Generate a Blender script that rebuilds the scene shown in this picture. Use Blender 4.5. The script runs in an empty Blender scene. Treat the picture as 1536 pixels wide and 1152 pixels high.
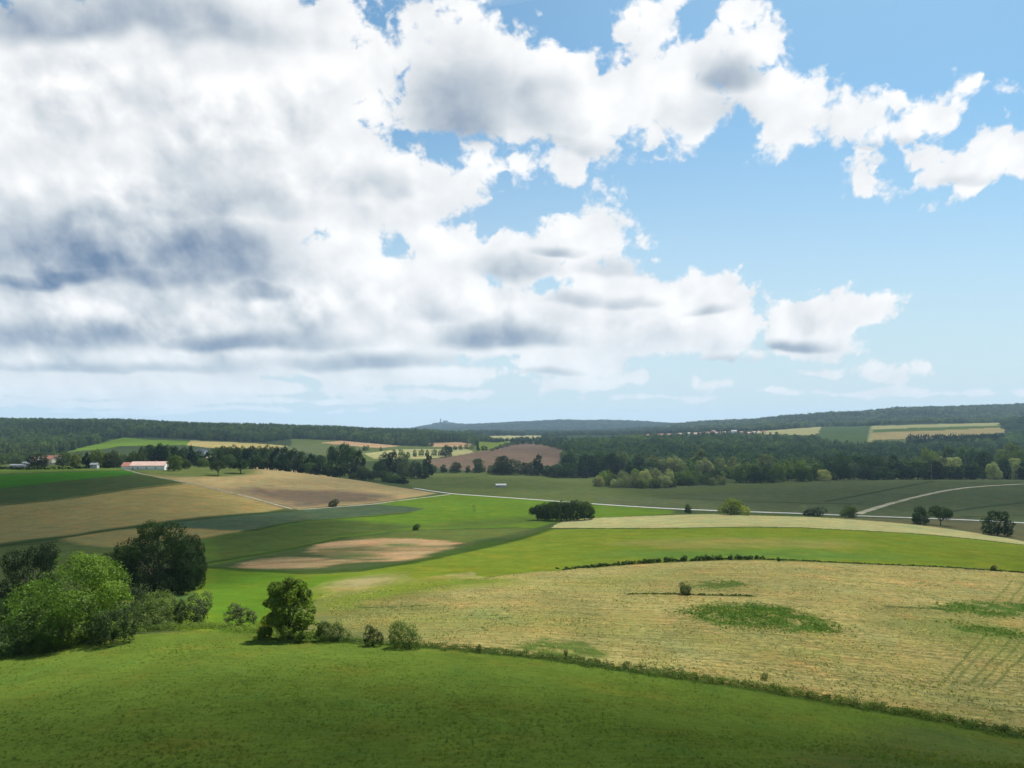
import bpy, bmesh, math, random
import numpy as np
from mathutils import Vector, Matrix

# ------------------------------------------------------------------ camera
F = 1100.0                      # focal length in photo pixels (1536 wide)
CAMZ = 60.0                     # camera height over the datum
TH = math.atan((645.0 - 576.0) / F)
EXPO = 1.0
scn = bpy.context.scene
COL = scn.collection
cam_d = bpy.data.cameras.new("camera")
cam = bpy.data.objects.new("camera", cam_d)
COL.objects.link(cam)
cam_d.sensor_width = 36.0
cam_d.lens = 36.0 * F / 1536.0
cam_d.clip_start = 0.5
cam_d.clip_end = 60000.0
cam.location = (0, 0, CAMZ)
cam.rotation_euler = (math.pi / 2 + TH, 0, 0)
scn.camera = cam
scn.view_settings.view_transform = 'Standard'
scn.view_settings.look = 'None'
scn.view_settings.exposure = EXPO
scn.view_settings.gamma = 1.0
scn.view_settings.use_curve_mapping = False
cy = scn.cycles
cy.use_denoising = True
cy.max_bounces = 6
cy.diffuse_bounces = 3
cy.glossy_bounces = 2
cy.transmission_bounces = 3
cy.transparent_max_bounces = 16
cy.volume_bounces = 0

SUN_EL = math.radians(57.0)
SUN_AZ = math.radians(32.0)     # clockwise from straight ahead (+Y), so to the right
SUN_DIR = Vector((math.sin(SUN_AZ) * math.cos(SUN_EL), math.cos(SUN_AZ) * math.cos(SUN_EL), math.sin(SUN_EL)))

def S2L(c):
    """sRGB 0-255 to linear"""
    r = []
    for x in c:
        x = x / 255.0
        r.append(x / 12.92 if x <= 0.04045 else ((x + 0.055) / 1.055) ** 2.4)
    return tuple(r)

# ------------------------------------------------------------------ node helpers
class NB:
    def __init__(self, nt):
        self.nt = nt
    def new(self, t, **kw):
        n = self.nt.nodes.new(t)
        for k, v in kw.items():
            setattr(n, k, v)
        return n
    def put(self, sock, v):
        if isinstance(v, bpy.types.NodeSocket):
            self.nt.links.new(v, sock)
        else:
            sock.default_value = v
    def m(self, op, a, b=None, c=None, clamp=False):
        n = self.new('ShaderNodeMath', operation=op, use_clamp=clamp)
        self.put(n.inputs[0], a)
        if b is not None: self.put(n.inputs[1], b)
        if c is not None: self.put(n.inputs[2], c)
        return n.outputs[0]
    def vm(self, op, a, b=None, c=None, scale=None):
        n = self.new('ShaderNodeVectorMath', operation=op)
        self.put(n.inputs[0], a)
        if b is not None: self.put(n.inputs[1], b)
        if c is not None: self.put(n.inputs[2], c)
        if scale is not None: self.put(n.inputs['Scale'], scale)
        return n.outputs['Value'] if op in ('LENGTH', 'DOT_PRODUCT') else n.outputs[0]
    def xyz(self, x, y, z=0.0):
        n = self.new('ShaderNodeCombineXYZ')
        self.put(n.inputs[0], x); self.put(n.inputs[1], y); self.put(n.inputs[2], z)
        return n.outputs[0]
    def sep(self, v):
        n = self.new('ShaderNodeSeparateXYZ')
        self.put(n.inputs[0], v)
        return n.outputs
    def noise(self, vec, scale, detail=4.0, rough=0.5, typ='FBM', lac=2.0, dim='3D', color=False, dist=0.0):
        n = self.new('ShaderNodeTexNoise', noise_dimensions=dim)
        n.noise_type = typ
        self.put(n.inputs['Vector'], vec)
        n.inputs['Scale'].default_value = scale
        n.inputs['Detail'].default_value = detail
        n.inputs['Roughness'].default_value = rough
        n.inputs['Lacunarity'].default_value = lac
        n.inputs['Distortion'].default_value = dist
        return n.outputs['Color'] if color else n.outputs[0]
    def ramp(self, x, a, b, c=0.0, d=1.0, smooth=True):
        n = self.new('ShaderNodeMapRange', interpolation_type='SMOOTHSTEP' if smooth else 'LINEAR')
        n.clamp = True
        self.put(n.inputs[0], x); self.put(n.inputs[1], a); self.put(n.inputs[2], b)
        self.put(n.inputs[3], c); self.put(n.inputs[4], d)
        return n.outputs[0]
    def mix(self, f, a, b, blend='MIX'):
        n = self.new('ShaderNodeMix', data_type='RGBA', blend_type=blend)
        n.clamp_factor = True
        self.put(n.inputs[0], f); 
        self.put(n.inputs[6], a if isinstance(a, bpy.types.NodeSocket) else (*a[:3], 1.0))
        self.put(n.inputs[7], b if isinstance(b, bpy.types.NodeSocket) else (*b[:3], 1.0))
        return n.outputs[2]
# ------------------------------------------------------------------ sky
CLOUDS = [  # u, v, ru, rv, rot : cloud bodies as seen in the photograph, turned into directions of the sky
    (120,130,330,170,0),(330,20,240,90,0),(450,40,110,80,0),(640,60,50,60,0),(350,190,290,190,0),(200,320,330,170,0),(0,400,260,120,0),(510,100,125,120,0),
    (490,290,190,120,0),(600,270,95,75,0),(420,430,300,110,0),(180,470,350,90,0),
    (700,80,110,85,0),(690,150,120,75,0),(800,140,150,85,0),(920,170,140,65,0),(1030,150,90,75,0),(1092,75,62,70,0),(1098,118,62,60,0),
    (1150,130,80,65,0),(1205,150,62,60,0),(1160,210,30,42,20),(1235,185,70,36,0),(1280,195,60,26,0),
    (1340,195,95,26,-14),(1300,185,50,28,-10),(1400,170,40,22,-20),(1430,243,140,44,-8),(1510,226,95,42,5),(1335,262,48,20,-25),
    (850,262,46,22,15),(780,258,26,14,0),(985,232,26,16,0),(780,245,18,9,10),(655,245,30,30,0),
    (870,345,95,42,-5),(962,348,25,18,0),(790,390,110,55,0),(935,420,95,50,0),(1040,440,75,38,0),(1070,505,70,36,0),
    (990,480,120,52,0),(880,480,140,70,0),(740,480,190,60,0),(600,450,170,75,0),(660,380,80,60,0),
    (1215,490,100,46,-4),(1285,472,66,30,12),(1160,500,40,26,0),(1128,530,30,20,0),
    (620,560,190,17,0),(330,530,420,38,0),(60,540,300,45,0),(210,580,330,18,0),(850,545,100,22,0),(700,520,170,20,0),(950,570,22,12,0),(870,580,50,7,0),
    (1222,561,19,4,0),(1304,553,20,8,0),(1390,556,27,12,0),(1340,565,18,6,0),(1070,578,34,8,0),(1150,590,60,5,0),(1400,590,80,5,0),(150,603,260,7,0),(480,600,160,5,0),(300,615,200,4,0),(640,590,120,6,0),(1240,588,70,4,0),(1500,592,60,5,0),(1000,600,90,4,0),
    (945,55,14,20,40),(975,75,28,24,-20),(1525,148,18,5,20),(1505,178,8,8,0),(560,8,32,12,20),
]
HOLES = [(606,14,26,16,-25),(592,376,20,13,10),(660,205,34,12,0),(770,330,24,16,0),(735,275,34,34,30),(690,240,22,14,20),(480,362,8,5,0),(720,305,30,22,0),
         (1000,395,40,22,-20),(905,392,22,9,-15)]
GREYS = [  # u, v, ru, rv, rot, strength : thick cloud seen from below
    (110,15,380,62,0,.62),(330,35,190,50,0,.35),(60,372,300,76,0,.64),(70,408,210,28,0,.74),(310,380,185,80,0,.62),(270,412,160,34,0,.66),(390,434,62,26,0,.64),
    (690,140,110,100,0,.62),(800,165,90,70,0,.34),(1085,105,58,55,0,.52),(1060,170,90,40,0,.25),
    (770,400,90,30,0,.5),(760,505,130,26,0,.72),(870,445,60,16,0,.4),(90,500,230,34,0,.62),(360,508,190,20,0,.66),(560,540,170,17,0,.6),
    (1185,516,70,13,0,.75),(1080,540,70,13,0,.55),(920,395,70,20,0,.3),(840,375,60,14,0,.45),(940,446,50,14,0,.45),(1050,468,40,10,0,.4),(230,150,90,50,0,.22),(560,280,60,30,0,.3),(1450,262,80,14,-5,.22),(1340,212,60,10,-12,.25),
    (150,548,240,12,0,.45),(830,562,60,8,0,.4),(330,300,170,50,0,.35),(850,220,120,16,5,.25),(640,470,60,20,0,.2),
]

def p_of(u, v):
    x = (u - 768.0) / F
    y = (576.0 - v) / F
    dy = math.cos(TH) - y * math.sin(TH)
    return x / dy, (math.sin(TH) + y * math.cos(TH)) / dy

def build_world():
    w = bpy.data.worlds.new("World")
    scn.world = w
    w.use_nodes = True
    nt = w.node_tree
    nt.nodes.clear()
    B = NB(nt)
    STR = 0.06
    tc = B.new('ShaderNodeTexCoord')
    D = tc.outputs['Generated']
    dx, dy, dz = B.sep(D)
    ady = B.m('MAXIMUM', B.m('ABSOLUTE', dy), 0.02)
    px = B.m('DIVIDE', dx, ady)
    pz = B.m('MAXIMUM', B.m('DIVIDE', dz, ady), -0.05)
    P0 = B.xyz(px, pz)
    C = 0.13
    pc = B.m('MAXIMUM', B.m('ADD', pz, C), 0.03)

    def qcoord(p):
        s = B.sep(p)
        c = B.m('SQRT', B.m('MAXIMUM', B.m('ADD', s[1], 0.45), 0.03))
        return B.xyz(B.m('DIVIDE', s[0], c), B.m('MULTIPLY', c, 2.0))

    def after(vec, val):
        # vec + 0 * val : makes the renderer finish val before it goes on (its node stack is small)
        n = B.new('ShaderNodeVectorMath', operation='MULTIPLY_ADD')
        B.put(n.inputs[0], val)
        n.inputs[1].default_value = (0, 0, 0)
        B.put(n.inputs[2], vec)
        return n.outputs[0]

    def scalar_field(p, ells, warped):
        acc = None
        for i, (u, v, ru, rv, rot) in enumerate(ells):
            if i and i % 6 == 0:
                warped = after(warped, acc)
            cx, cz = p_of(u, v)
            mp = B.new('ShaderNodeMapping', vector_type='TEXTURE')
            B.put(mp.inputs[0], warped)
            mp.inputs[1].default_value = (cx, cz, 0)
            mp.inputs[2].default_value = (0, 0, -math.radians(rot))
            mp.inputs[3].default_value = (ru / F, rv / F, 1)
            r = B.vm('LENGTH', mp.outputs[0])
            R = math.sqrt(ru * rv) / F
            R = 0.5 * R + 0.5 * min(ru, rv) / F
            val = B.m('MULTIPLY_ADD', r, -R, R)
            acc = val if acc is None else B.m('SMOOTH_MAX', acc, val, 0.012)
        return acc

    def body(p, warped):
        M = scalar_field(p, CLOUDS, warped)
        Hh = scalar_field(p, HOLES, after(warped, M))
        return B.m('MINIMUM', M, B.m('MULTIPLY', Hh, -1.0))

    def puffs(q):
        f = B.noise(q, 8.0, 9.0, 0.62, dim='2D')
        vo = B.new('ShaderNodeTexVoronoi', feature='F1', distance='EUCLIDEAN', voronoi_dimensions='2D')
        vo.normalize = True
        qq = B.vm('ADD', q, B.vm('SCALE', B.vm('SUBTRACT', B.noise(q, 17.0, 3.0, 0.6, color=True, dim='2D'), (.5, .5, .5)), scale=0.075))
        B.put(vo.inputs['Vector'], qq)
        vo.inputs['Scale'].default_value = 13.0
        vo.inputs['Detail'].default_value = 3.0
        vo.inputs['Roughness'].default_value = 0.5
        puff = B.m('SUBTRACT', 0.33, vo.outputs['Distance'])
        return B.m('ADD', B.m('MULTIPLY', B.m('SUBTRACT', f, 0.5), 0.29), B.m('MULTIPLY', puff, 0.25))

    def lumps(q):
        # rounded heads for the light and shade inside the clouds
        acc = None
        for sc_, det, wgt, jit in ((7.0, 0.0, .55, .10), (15.0, 1.5, .40, .05)):
            vo = B.new('ShaderNodeTexVoronoi', feature='SMOOTH_F1', distance='EUCLIDEAN', voronoi_dimensions='2D')
            vo.normalize = True
            qq = B.vm('ADD', q if acc is None else after(q, acc), B.vm('SCALE', B.vm('SUBTRACT', B.noise(q if acc is None else after(q, acc), sc_ * 1.1, 3.0, 0.55, color=True, dim='2D'), (.5, .5, .5)), scale=jit))
            B.put(vo.inputs['Vector'], qq)
            vo.inputs['Scale'].default_value = sc_
            vo.inputs['Detail'].default_value = det
            vo.inputs['Roughness'].default_value = 0.5
            vo.inputs['Smoothness'].default_value = 0.25
            v = B.m('MULTIPLY', B.m('SUBTRACT', 0.35, vo.outputs['Distance']), wgt)
            acc = v if acc is None else B.m('ADD', acc, v)
        return acc

    q0 = qcoord(P0)
    wn = B.noise(q0, 4.2, 3.0, 0.55, color=True, dim='2D')
    off = B.vm('SCALE', B.vm('SUBTRACT', wn, (0.5, 0.5, 0.5)), scale=B.m('MULTIPLY', pc, 0.17))
    warped0 = B.vm('MULTIPLY_ADD', off, (1, 1, 0), P0)
    M0 = body(P0, warped0)
    # a little way towards the sun: less cloud there means a lit flank
    Lx, Lz = 0.45, 0.89
    offv = B.xyz(B.m('MULTIPLY', pc, 0.09 * Lx), B.m('MULTIPLY', pc, 0.09 * Lz))
    M1 = body(P0, B.vm('ADD', after(warped0, M0), offv))
    q1 = after(q0, M1)
    n0 = puffs(q1)
    h0 = lumps(after(q1, n0))
    h1 = lumps(B.vm('ADD', after(q1, h0), (0.035 * Lx, 0.035 * Lz, 0)))
    n1 = puffs(B.vm('ADD', after(q1, h1), (0.035 * Lx, 0.035 * Lz, 0)))
    M0d = B.m('DIVIDE', M0, pc)
    d0 = B.m('ADD', B.m('MULTIPLY_ADD', M0d, 1.1, 0.014), n0)
    dd = B.m('MULTIPLY', B.m('SUBTRACT', M0, M1), B.m('DIVIDE', 0.75, pc))
    dd = B.m('ADD', dd, B.m('MULTIPLY', B.m('SUBTRACT', h0, h1), 1.35))
    dd = B.m('ADD', dd, B.m('MULTIPLY', B.m('SUBTRACT', n0, n1), 1.2))
    warped0 = after(warped0, dd)
    alpha = B.ramp(d0, 0.0, 0.05)
    thick = B.ramp(d0, 0.03, 0.45)
    lit = B.ramp(dd, -0.34, 0.25, 0.0, 1.0, smooth=False)
    # grey bases
    G = None
    gn = B.m('SUBTRACT', B.noise(q0, 9.0, 6.0, 0.6, dim='2D'), 0.5)
    for i, (u, v, ru, rv, rot, s) in enumerate(GREYS):
        if i and i % 6 == 0:
            warped0 = after(warped0, G)
        cx, cz = p_of(u, v + .25 * rv)
        mp = B.new('ShaderNodeMapping', vector_type='TEXTURE')
        B.put(mp.inputs[0], warped0)
        mp.inputs[1].default_value = (cx, cz, 0)
        mp.inputs[2].default_value = (0, 0, -math.radians(rot))
        mp.inputs[3].default_value = (1.2 * ru / F, 1.45 * rv / F, 1)
        low = B.vm('MINIMUM', mp.outputs[0], (0, 0, 0))            # flat bases: the grey ends sooner below than above
        r = B.vm('LENGTH', B.vm('MULTIPLY_ADD', low, (0, 1.0, 0), mp.outputs[0]))
        val = B.ramp(r, 1.0, 0.12, 0.0, s)
        G = val if G is None else B.m('MAXIMUM', G, val)
    G = B.m('MULTIPLY', G, B.m('ADD', 1.0, B.m('MULTIPLY', gn, 1.1)))
    shade = B.m('MULTIPLY', B.m('SUBTRACT', 1.0, lit), 0.72)
    shade = B.m('MULTIPLY', shade, B.m('SUBTRACT', 1.0, B.m('MULTIPLY', G, .45)))
    shade = B.m('ADD', B.m('MULTIPLY', shade, B.m('ADD', 0.35, B.m('MULTIPLY', thick, 0.65))), G, clamp=True)
    K = 1.0 / (2 ** EXPO) / STR
    white = tuple(x * K for x in (1.05, 1.05, 1.05))
    g1 = tuple(x * K for x in S2L((202, 211, 219)))
    g2 = tuple(x * K for x in S2L((112, 137, 168)))
    col = B.mix(B.ramp(shade, 0.0, 0.5, smooth=False), white, g1)
    col = B.mix(B.ramp(shade, 0.5, 1.0, smooth=False), col, g2)
    # far clouds pale into the horizon air
    air = tuple(x * K for x in S2L((214, 230, 238)))
    hz = B.ramp(pz, 0.16, 0.0)
    col = B.mix(B.m('MULTIPLY', hz, 0.60), col, air)
    sky = B.new('ShaderNodeTexSky', sky_type='NISHITA')
    sky.sun_disc = False
    sky.sun_elevation = SUN_EL
    sky.sun_rotation = SUN_AZ
    sky.altitude = 200.0
    sky.air_density = 1.0
    sky.dust_density = 1.0
    sky.ozone_density = 1.2
    skyc = B.mix(1.0, sky.outputs[0], (.68, 1.0, 1.04), 'MULTIPLY')
    hz2 = B.ramp(pz, 0.50, -0.06)
    skyc = B.mix(B.m('MULTIPLY', hz2, 0.97), skyc, air)
    # thin veil between the near clouds
    out = B.mix(alpha, skyc, col)
    bg = B.new('ShaderNodeBackground')
    B.put(bg.inputs[0], out)
    bg.inputs[1].default_value = STR
    ow = B.new('ShaderNodeOutputWorld')
    nt.links.new(bg.outputs[0], ow.inputs[0])
    w.cycles.sampling_method = 'MANUAL'
    w.cycles.sample_map_resolution = 512

build_world()
sun_d = bpy.data.lights.new("sun", 'SUN')
sun_d.energy = 5.0
sun_d.angle = math.radians(0.53)
sun_d.color = (1.0, 0.955, 0.88)
sun = bpy.data.objects.new("sun", sun_d)
COL.objects.link(sun)
sun.location = (0, 0, 400)
sun.rotation_euler = (-SUN_DIR).to_track_quat('-Z', 'Y').to_euler()
# ------------------------------------------------------------------ terrain
rng = np.random.default_rng(7)

COLS = {   # photo column -> (distance ahead, photo row) of the bare ground
    -500: [(55,1152),(110,1000),(160,925),(250,855),(400,795),(550,728),(650,706),(800,699),(1100,692),(1500,674),(2600,636),(3600,646),(14000,650)],
    0:    [(55,1152),(112,985),(160,916),(250,852),(400,788),(550,726),(650,705),(800,699),(1100,691),(1500,673),(2600,635),(3600,646),(14000,650)],
    200:  [(55,1152),(114,955),(165,905),(250,850),(400,785),(520,735),(640,705),(800,698),(1100,688),(1500,666),(2600,638),(3600,646),(14000,650)],
    400:  [(55,1152),(115,958),(170,903),(250,852),(350,808),(450,775),(560,742),(660,712),(740,701),(860,703),(1200,688),(1600,667),(2500,645),(3400,647),(14000,650)],
    600:  [(55,1152),(112,970),(160,905),(230,852),(330,810),(450,775),(560,751),(660,737),(800,728),(1000,708),(1400,686),(1800,670),(2300,656),(3000,648),(14000,648)],
    700:  [(55,1152),(111,976),(160,900),(230,850),(330,808),(450,777),(580,751),(680,739),(800,725),(1000,709),(1200,695),(1450,678),(1800,672),(2300,660),(3000,654),(6000,648),(9000,638),(10500,640),(14000,646)],
    768:  [(55,1152),(110,982),(160,898),(230,850),(330,808),(450,779),(600,749),(700,738),(820,724),(1000,709),(1150,696),(1300,677),(1400,667),(1700,671),(2300,663),(3000,656),(6000,648),(8000,634),(10000,641),(14000,646)],
    900:  [(55,1152),(108,1000),(160,905),(240,848),(330,808),(460,776),(640,756),(800,734),(950,719),(1200,703),(1700,676),(2500,657),(3500,653),(6000,646),(7500,631),(9500,641),(14000,646)],
    1100: [(55,1152),(104,1028),(160,908),(240,840),(330,803),(460,772),(590,767),(700,748),(850,729),(960,721),(1100,712),(1800,678),(2500,650),(3500,647),(5500,634),(7000,642),(14000,646)],
    1300: [(55,1152),(101,1062),(160,922),(240,847),(330,803),(450,776),(580,774),(700,748),(860,722),(940,717.5),(1100,712),(1800,683),(2300,663),(2900,639),(3600,636),(4700,617),(6500,632),(14000,642)],
    1536: [(55,1152),(98,1105),(160,940),(240,857),(330,818),(430,798),(540,784),(680,740),(840,723),(960,719),(1150,712),(1700,682),(2300,658),(2900,634),(3600,630),(4700,611),(6500,626),(14000,640)],
    2100: [(55,1152),(98,1120),(160,950),(240,862),(330,822),(430,800),(540,786),(680,742),(840,725),(960,720),(1150,712),(1700,680),(2300,656),(2900,630),(3600,624),(4700,606),(6500,622),(14000,640)],
}

def pchip(x, y, xi):
    x = np.asarray(x, float); y = np.asarray(y, float)
    h = np.diff(x); dl = np.diff(y) / h
    d = np.zeros_like(y)
    for i in range(1, len(x) - 1):
        if dl[i-1] * dl[i] > 0:
            w1 = 2 * h[i] + h[i-1]; w2 = h[i] + 2 * h[i-1]
            d[i] = (w1 + w2) / (w1 / dl[i-1] + w2 / dl[i])
    d[0] = dl[0]; d[-1] = dl[-1]
    k = np.clip(np.searchsorted(x, xi) - 1, 0, len(x) - 2)
    s = (xi - x[k]) / h[k]
    r = ((1 + 2 * s) * (1 - s) ** 2 * y[k] + s * (1 - s) ** 2 * h[k] * d[k]
         + s * s * (3 - 2 * s) * y[k+1] + s * s * (s - 1) * h[k] * d[k+1])
    lo = xi < x[0]
    r = np.where(lo, y[0] + d[0] * (xi - x[0]), r)
    return r

SY = np.linspace(math.log(20.0 + 60), math.log(14500.0 + 60), 900)     # log distance grid
YG = np.exp(SY) - 60
TG = np.linspace(-1.30, 1.30, 401)
_us = sorted(COLS)
_tab = []
for u in _us:
    yy = [c[0] for c in COLS[u]]
    zz = [c[0] * p_of(u, c[1])[1] for c in COLS[u]]
    _tab.append(pchip(np.log(np.array(yy) + 60), zz, SY))
_tab = np.array(_tab)                                    # columns x distance
_ut = (np.array(_us) - 768.0) / F
ZG = np.zeros((len(TG), len(YG)))
for j in range(len(YG)):
    ZG[:, j] = np.interp(TG, _ut, _tab[:, j])
_k = np.exp(-0.5 * (np.arange(-24, 25) / 9.0) ** 2); _k /= _k.sum()
ZG = np.apply_along_axis(lambda a: np.convolve(np.pad(a, 24, mode='edge'), _k, mode='valid'), 0, ZG)
# natural unevenness of the hills, none near the camera
_ph = rng.uniform(0, 6.28, 40); _kx = rng.normal(0, 1, 40); _ky = rng.normal(0, 1, 40)
def rough(X, Y):
    r = np.zeros_like(X)
    for i in range(40):
        L = [900, 420, 200, 95][i % 4]
        r += L * 0.0018 * np.sin(6.283 / L * (_kx[i] * X + _ky[i] * Y) + _ph[i])
    return r
_XX = TG[:, None] * YG[None, :]
_YY = np.broadcast_to(YG[None, :], _XX.shape)
ZG = ZG + rough(_XX, _YY) * np.clip((_YY - 1500) / 2500, 0, 1)

ZG += 52.0 * np.exp(-((_XX + 835) / 210.0) ** 2 - ((_YY - 8500) / 420.0) ** 2)      # the castle hill

def zt(X, Y):
    """ground height over the datum"""
    X = np.asarray(X, float); Y = np.asarray(Y, float)
    Yc = np.clip(Y, 21, 14400)
    t = np.clip(X / np.maximum(Yc, 40), TG[0], TG[-1] - 1e-9)
    a = (t - TG[0]) / (TG[1] - TG[0]); i = np.clip(a.astype(int), 0, len(TG) - 2); fa = a - i
    b = (np.log(Yc + 60) - SY[0]) / (SY[1] - SY[0]); j = np.clip(b.astype(int), 0, len(YG) - 2); fb = b - j
    z = (ZG[i, j] * (1-fa) * (1-fb) + ZG[i+1, j] * fa * (1-fb) + ZG[i, j+1] * (1-fa) * fb + ZG[i+1, j+1] * fa * fb)
    return CAMZ + z + np.where(Y < 21, (Y - 21) * -0.08, 0.0)

_RY = np.exp(np.linspace(math.log(30), math.log(14000), 9000))
def hit(u, v):
    """where the sight line of a photo pixel meets the ground"""
    a, b = p_of(u, v)
    zr = CAMZ + b * _RY
    z = zt(a * _RY, _RY)
    g = zr - z
    k = np.argmax(g <= 0)
    if g[k] > 0:
        k = int(np.argmin(np.where(_RY > 900, g / _RY, 9)))
        return a * _RY[k], _RY[k]
    if k == 0: return a * _RY[0], _RY[0]
    f = g[k-1] / (g[k-1] - g[k])
    Y = _RY[k-1] + f * (_RY[k] - _RY[k-1])
    return a * Y, Y

def path_xy(pts, n=8):
    """densify a photo-pixel polyline and drop it on the ground"""
    out = []
    for (a, b) in zip(pts[:-1], pts[1:]):
        for i in range(n):
            f = i / n
            out.append(hit(a[0] + f * (b[0] - a[0]), a[1] + f * (b[1] - a[1])))
    out.append(hit(*pts[-1]))
    return np.array(out)

# --- the sheet
dvs = []
y = -60.0
while y < 14300:
    dvs.append(y)
    if y < 40: y += 5.0 if y < 30 else 1.0
    else: y += min(0.95 * y * y / (F * 45.0), (0.0048 if y < 900 else 0.009) * y)
GY = np.array(dvs)
GT = np.concatenate([np.linspace(-1.28, -0.80, 60)[:-1], np.linspace(-0.80, 0.80, 1280), np.linspace(0.80, 1.28, 60)[1:]])
NY, NT = len(GY), len(GT)
GXX = GT[None, :] * (np.maximum(GY, 0)[:, None] + 60.0 * np.exp(-np.maximum(GY, 0) / 60.0)[:, None])
GYY = np.broadcast_to(GY[:, None], GXX.shape)
GZZ = zt(GXX, GYY)

def vnoise(X, Y, L, seed):
    """value noise, wavelength L"""
    x = X / L + seed * 17.3; y = Y / L - seed * 9.7
    xi = np.floor(x); yi = np.floor(y); fx = x - xi; fy = y - yi
    fx = fx * fx * (3 - 2 * fx); fy = fy * fy * (3 - 2 * fy)
    def h(a, b):
        s = np.sin(a * 127.1 + b * 311.7 + seed * 74.7) * 43758.5453
        return s - np.floor(s)
    return ((h(xi, yi) * (1-fx) + h(xi+1, yi) * fx) * (1-fy) + (h(xi, yi+1) * (1-fx) + h(xi+1, yi+1) * fx) * fy) * 2 - 1
def fnoise(X, Y, L, seed, o=4):
    r = 0; a = 1.0
    for i in range(o):
        r = r + a * vnoise(X, Y, L / 2 ** i, seed + i * 3.1); a *= 0.5
    return r / 1.9

def inside(poly, X, Y):
    res = np.zeros(X.shape, bool)
    x0, y0 = poly.min(0); x1, y1 = poly.max(0)
    m = (X >= x0) & (X <= x1) & (Y >= y0) & (Y <= y1)
    px_, py_ = X[m], Y[m]
    c = np.zeros(px_.shape, bool)
    n = len(poly); j = n - 1
    for i in range(n):
        xi, yi = poly[i]; xj, yj = poly[j]
        if yi != yj:
            cond = ((yi > py_) != (yj > py_)) & (px_ < (xj - xi) * (py_ - yi) / (yj - yi) + xi)
            c ^= cond
        j = i
    res[m] = c
    return res

def near_line(line, X, Y, w):
    """weight 1 on the line falling to 0 at distance w"""
    res = np.zeros(X.shape)
    for (a, b), wa in zip(zip(line[:-1], line[1:]), np.broadcast_to(w, (len(line) - 1,))):
        x0, x1 = min(a[0], b[0]) - wa, max(a[0], b[0]) + wa
        y0, y1 = min(a[1], b[1]) - wa, max(a[1], b[1]) + wa
        r0 = np.searchsorted(GY, y0); r1 = np.searchsorted(GY, y1)
        if r1 <= r0: continue
        xs, ys = X[r0:r1], Y[r0:r1]
        d = b - a; L2 = d @ d + 1e-9
        s = np.clip(((xs - a[0]) * d[0] + (ys - a[1]) * d[1]) / L2, 0, 1)
        dist = np.hypot(xs - a[0] - s * d[0], ys - a[1] - s * d[1])
        res[r0:r1] = np.maximum(res[r0:r1], np.clip(1.5 - 1.5 * dist / wa, 0, 1))
    return res

# field albedos (linear)
GRASS = (.086, .130, .024); BRIGHT = (.100, .168, .016); LIME = (.142, .184, .020); OLIVE = (.096, .120, .034); STRAW = (.345, .276, .100)
CREAM = (.340, .320, .135); ORANGE = (.410, .258, .135); CROP = (.098, .116, .046); BLUEG = (.064, .094, .046)
TAN = (.285, .215, .076); TAN2 = (.305, .232, .105); PLOUGH = (.168, .116, .074); MEADOW = (.090, .132, .020); MARGIN = (.034, .058, .012); WOODF = (.028, .042, .016)
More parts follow.
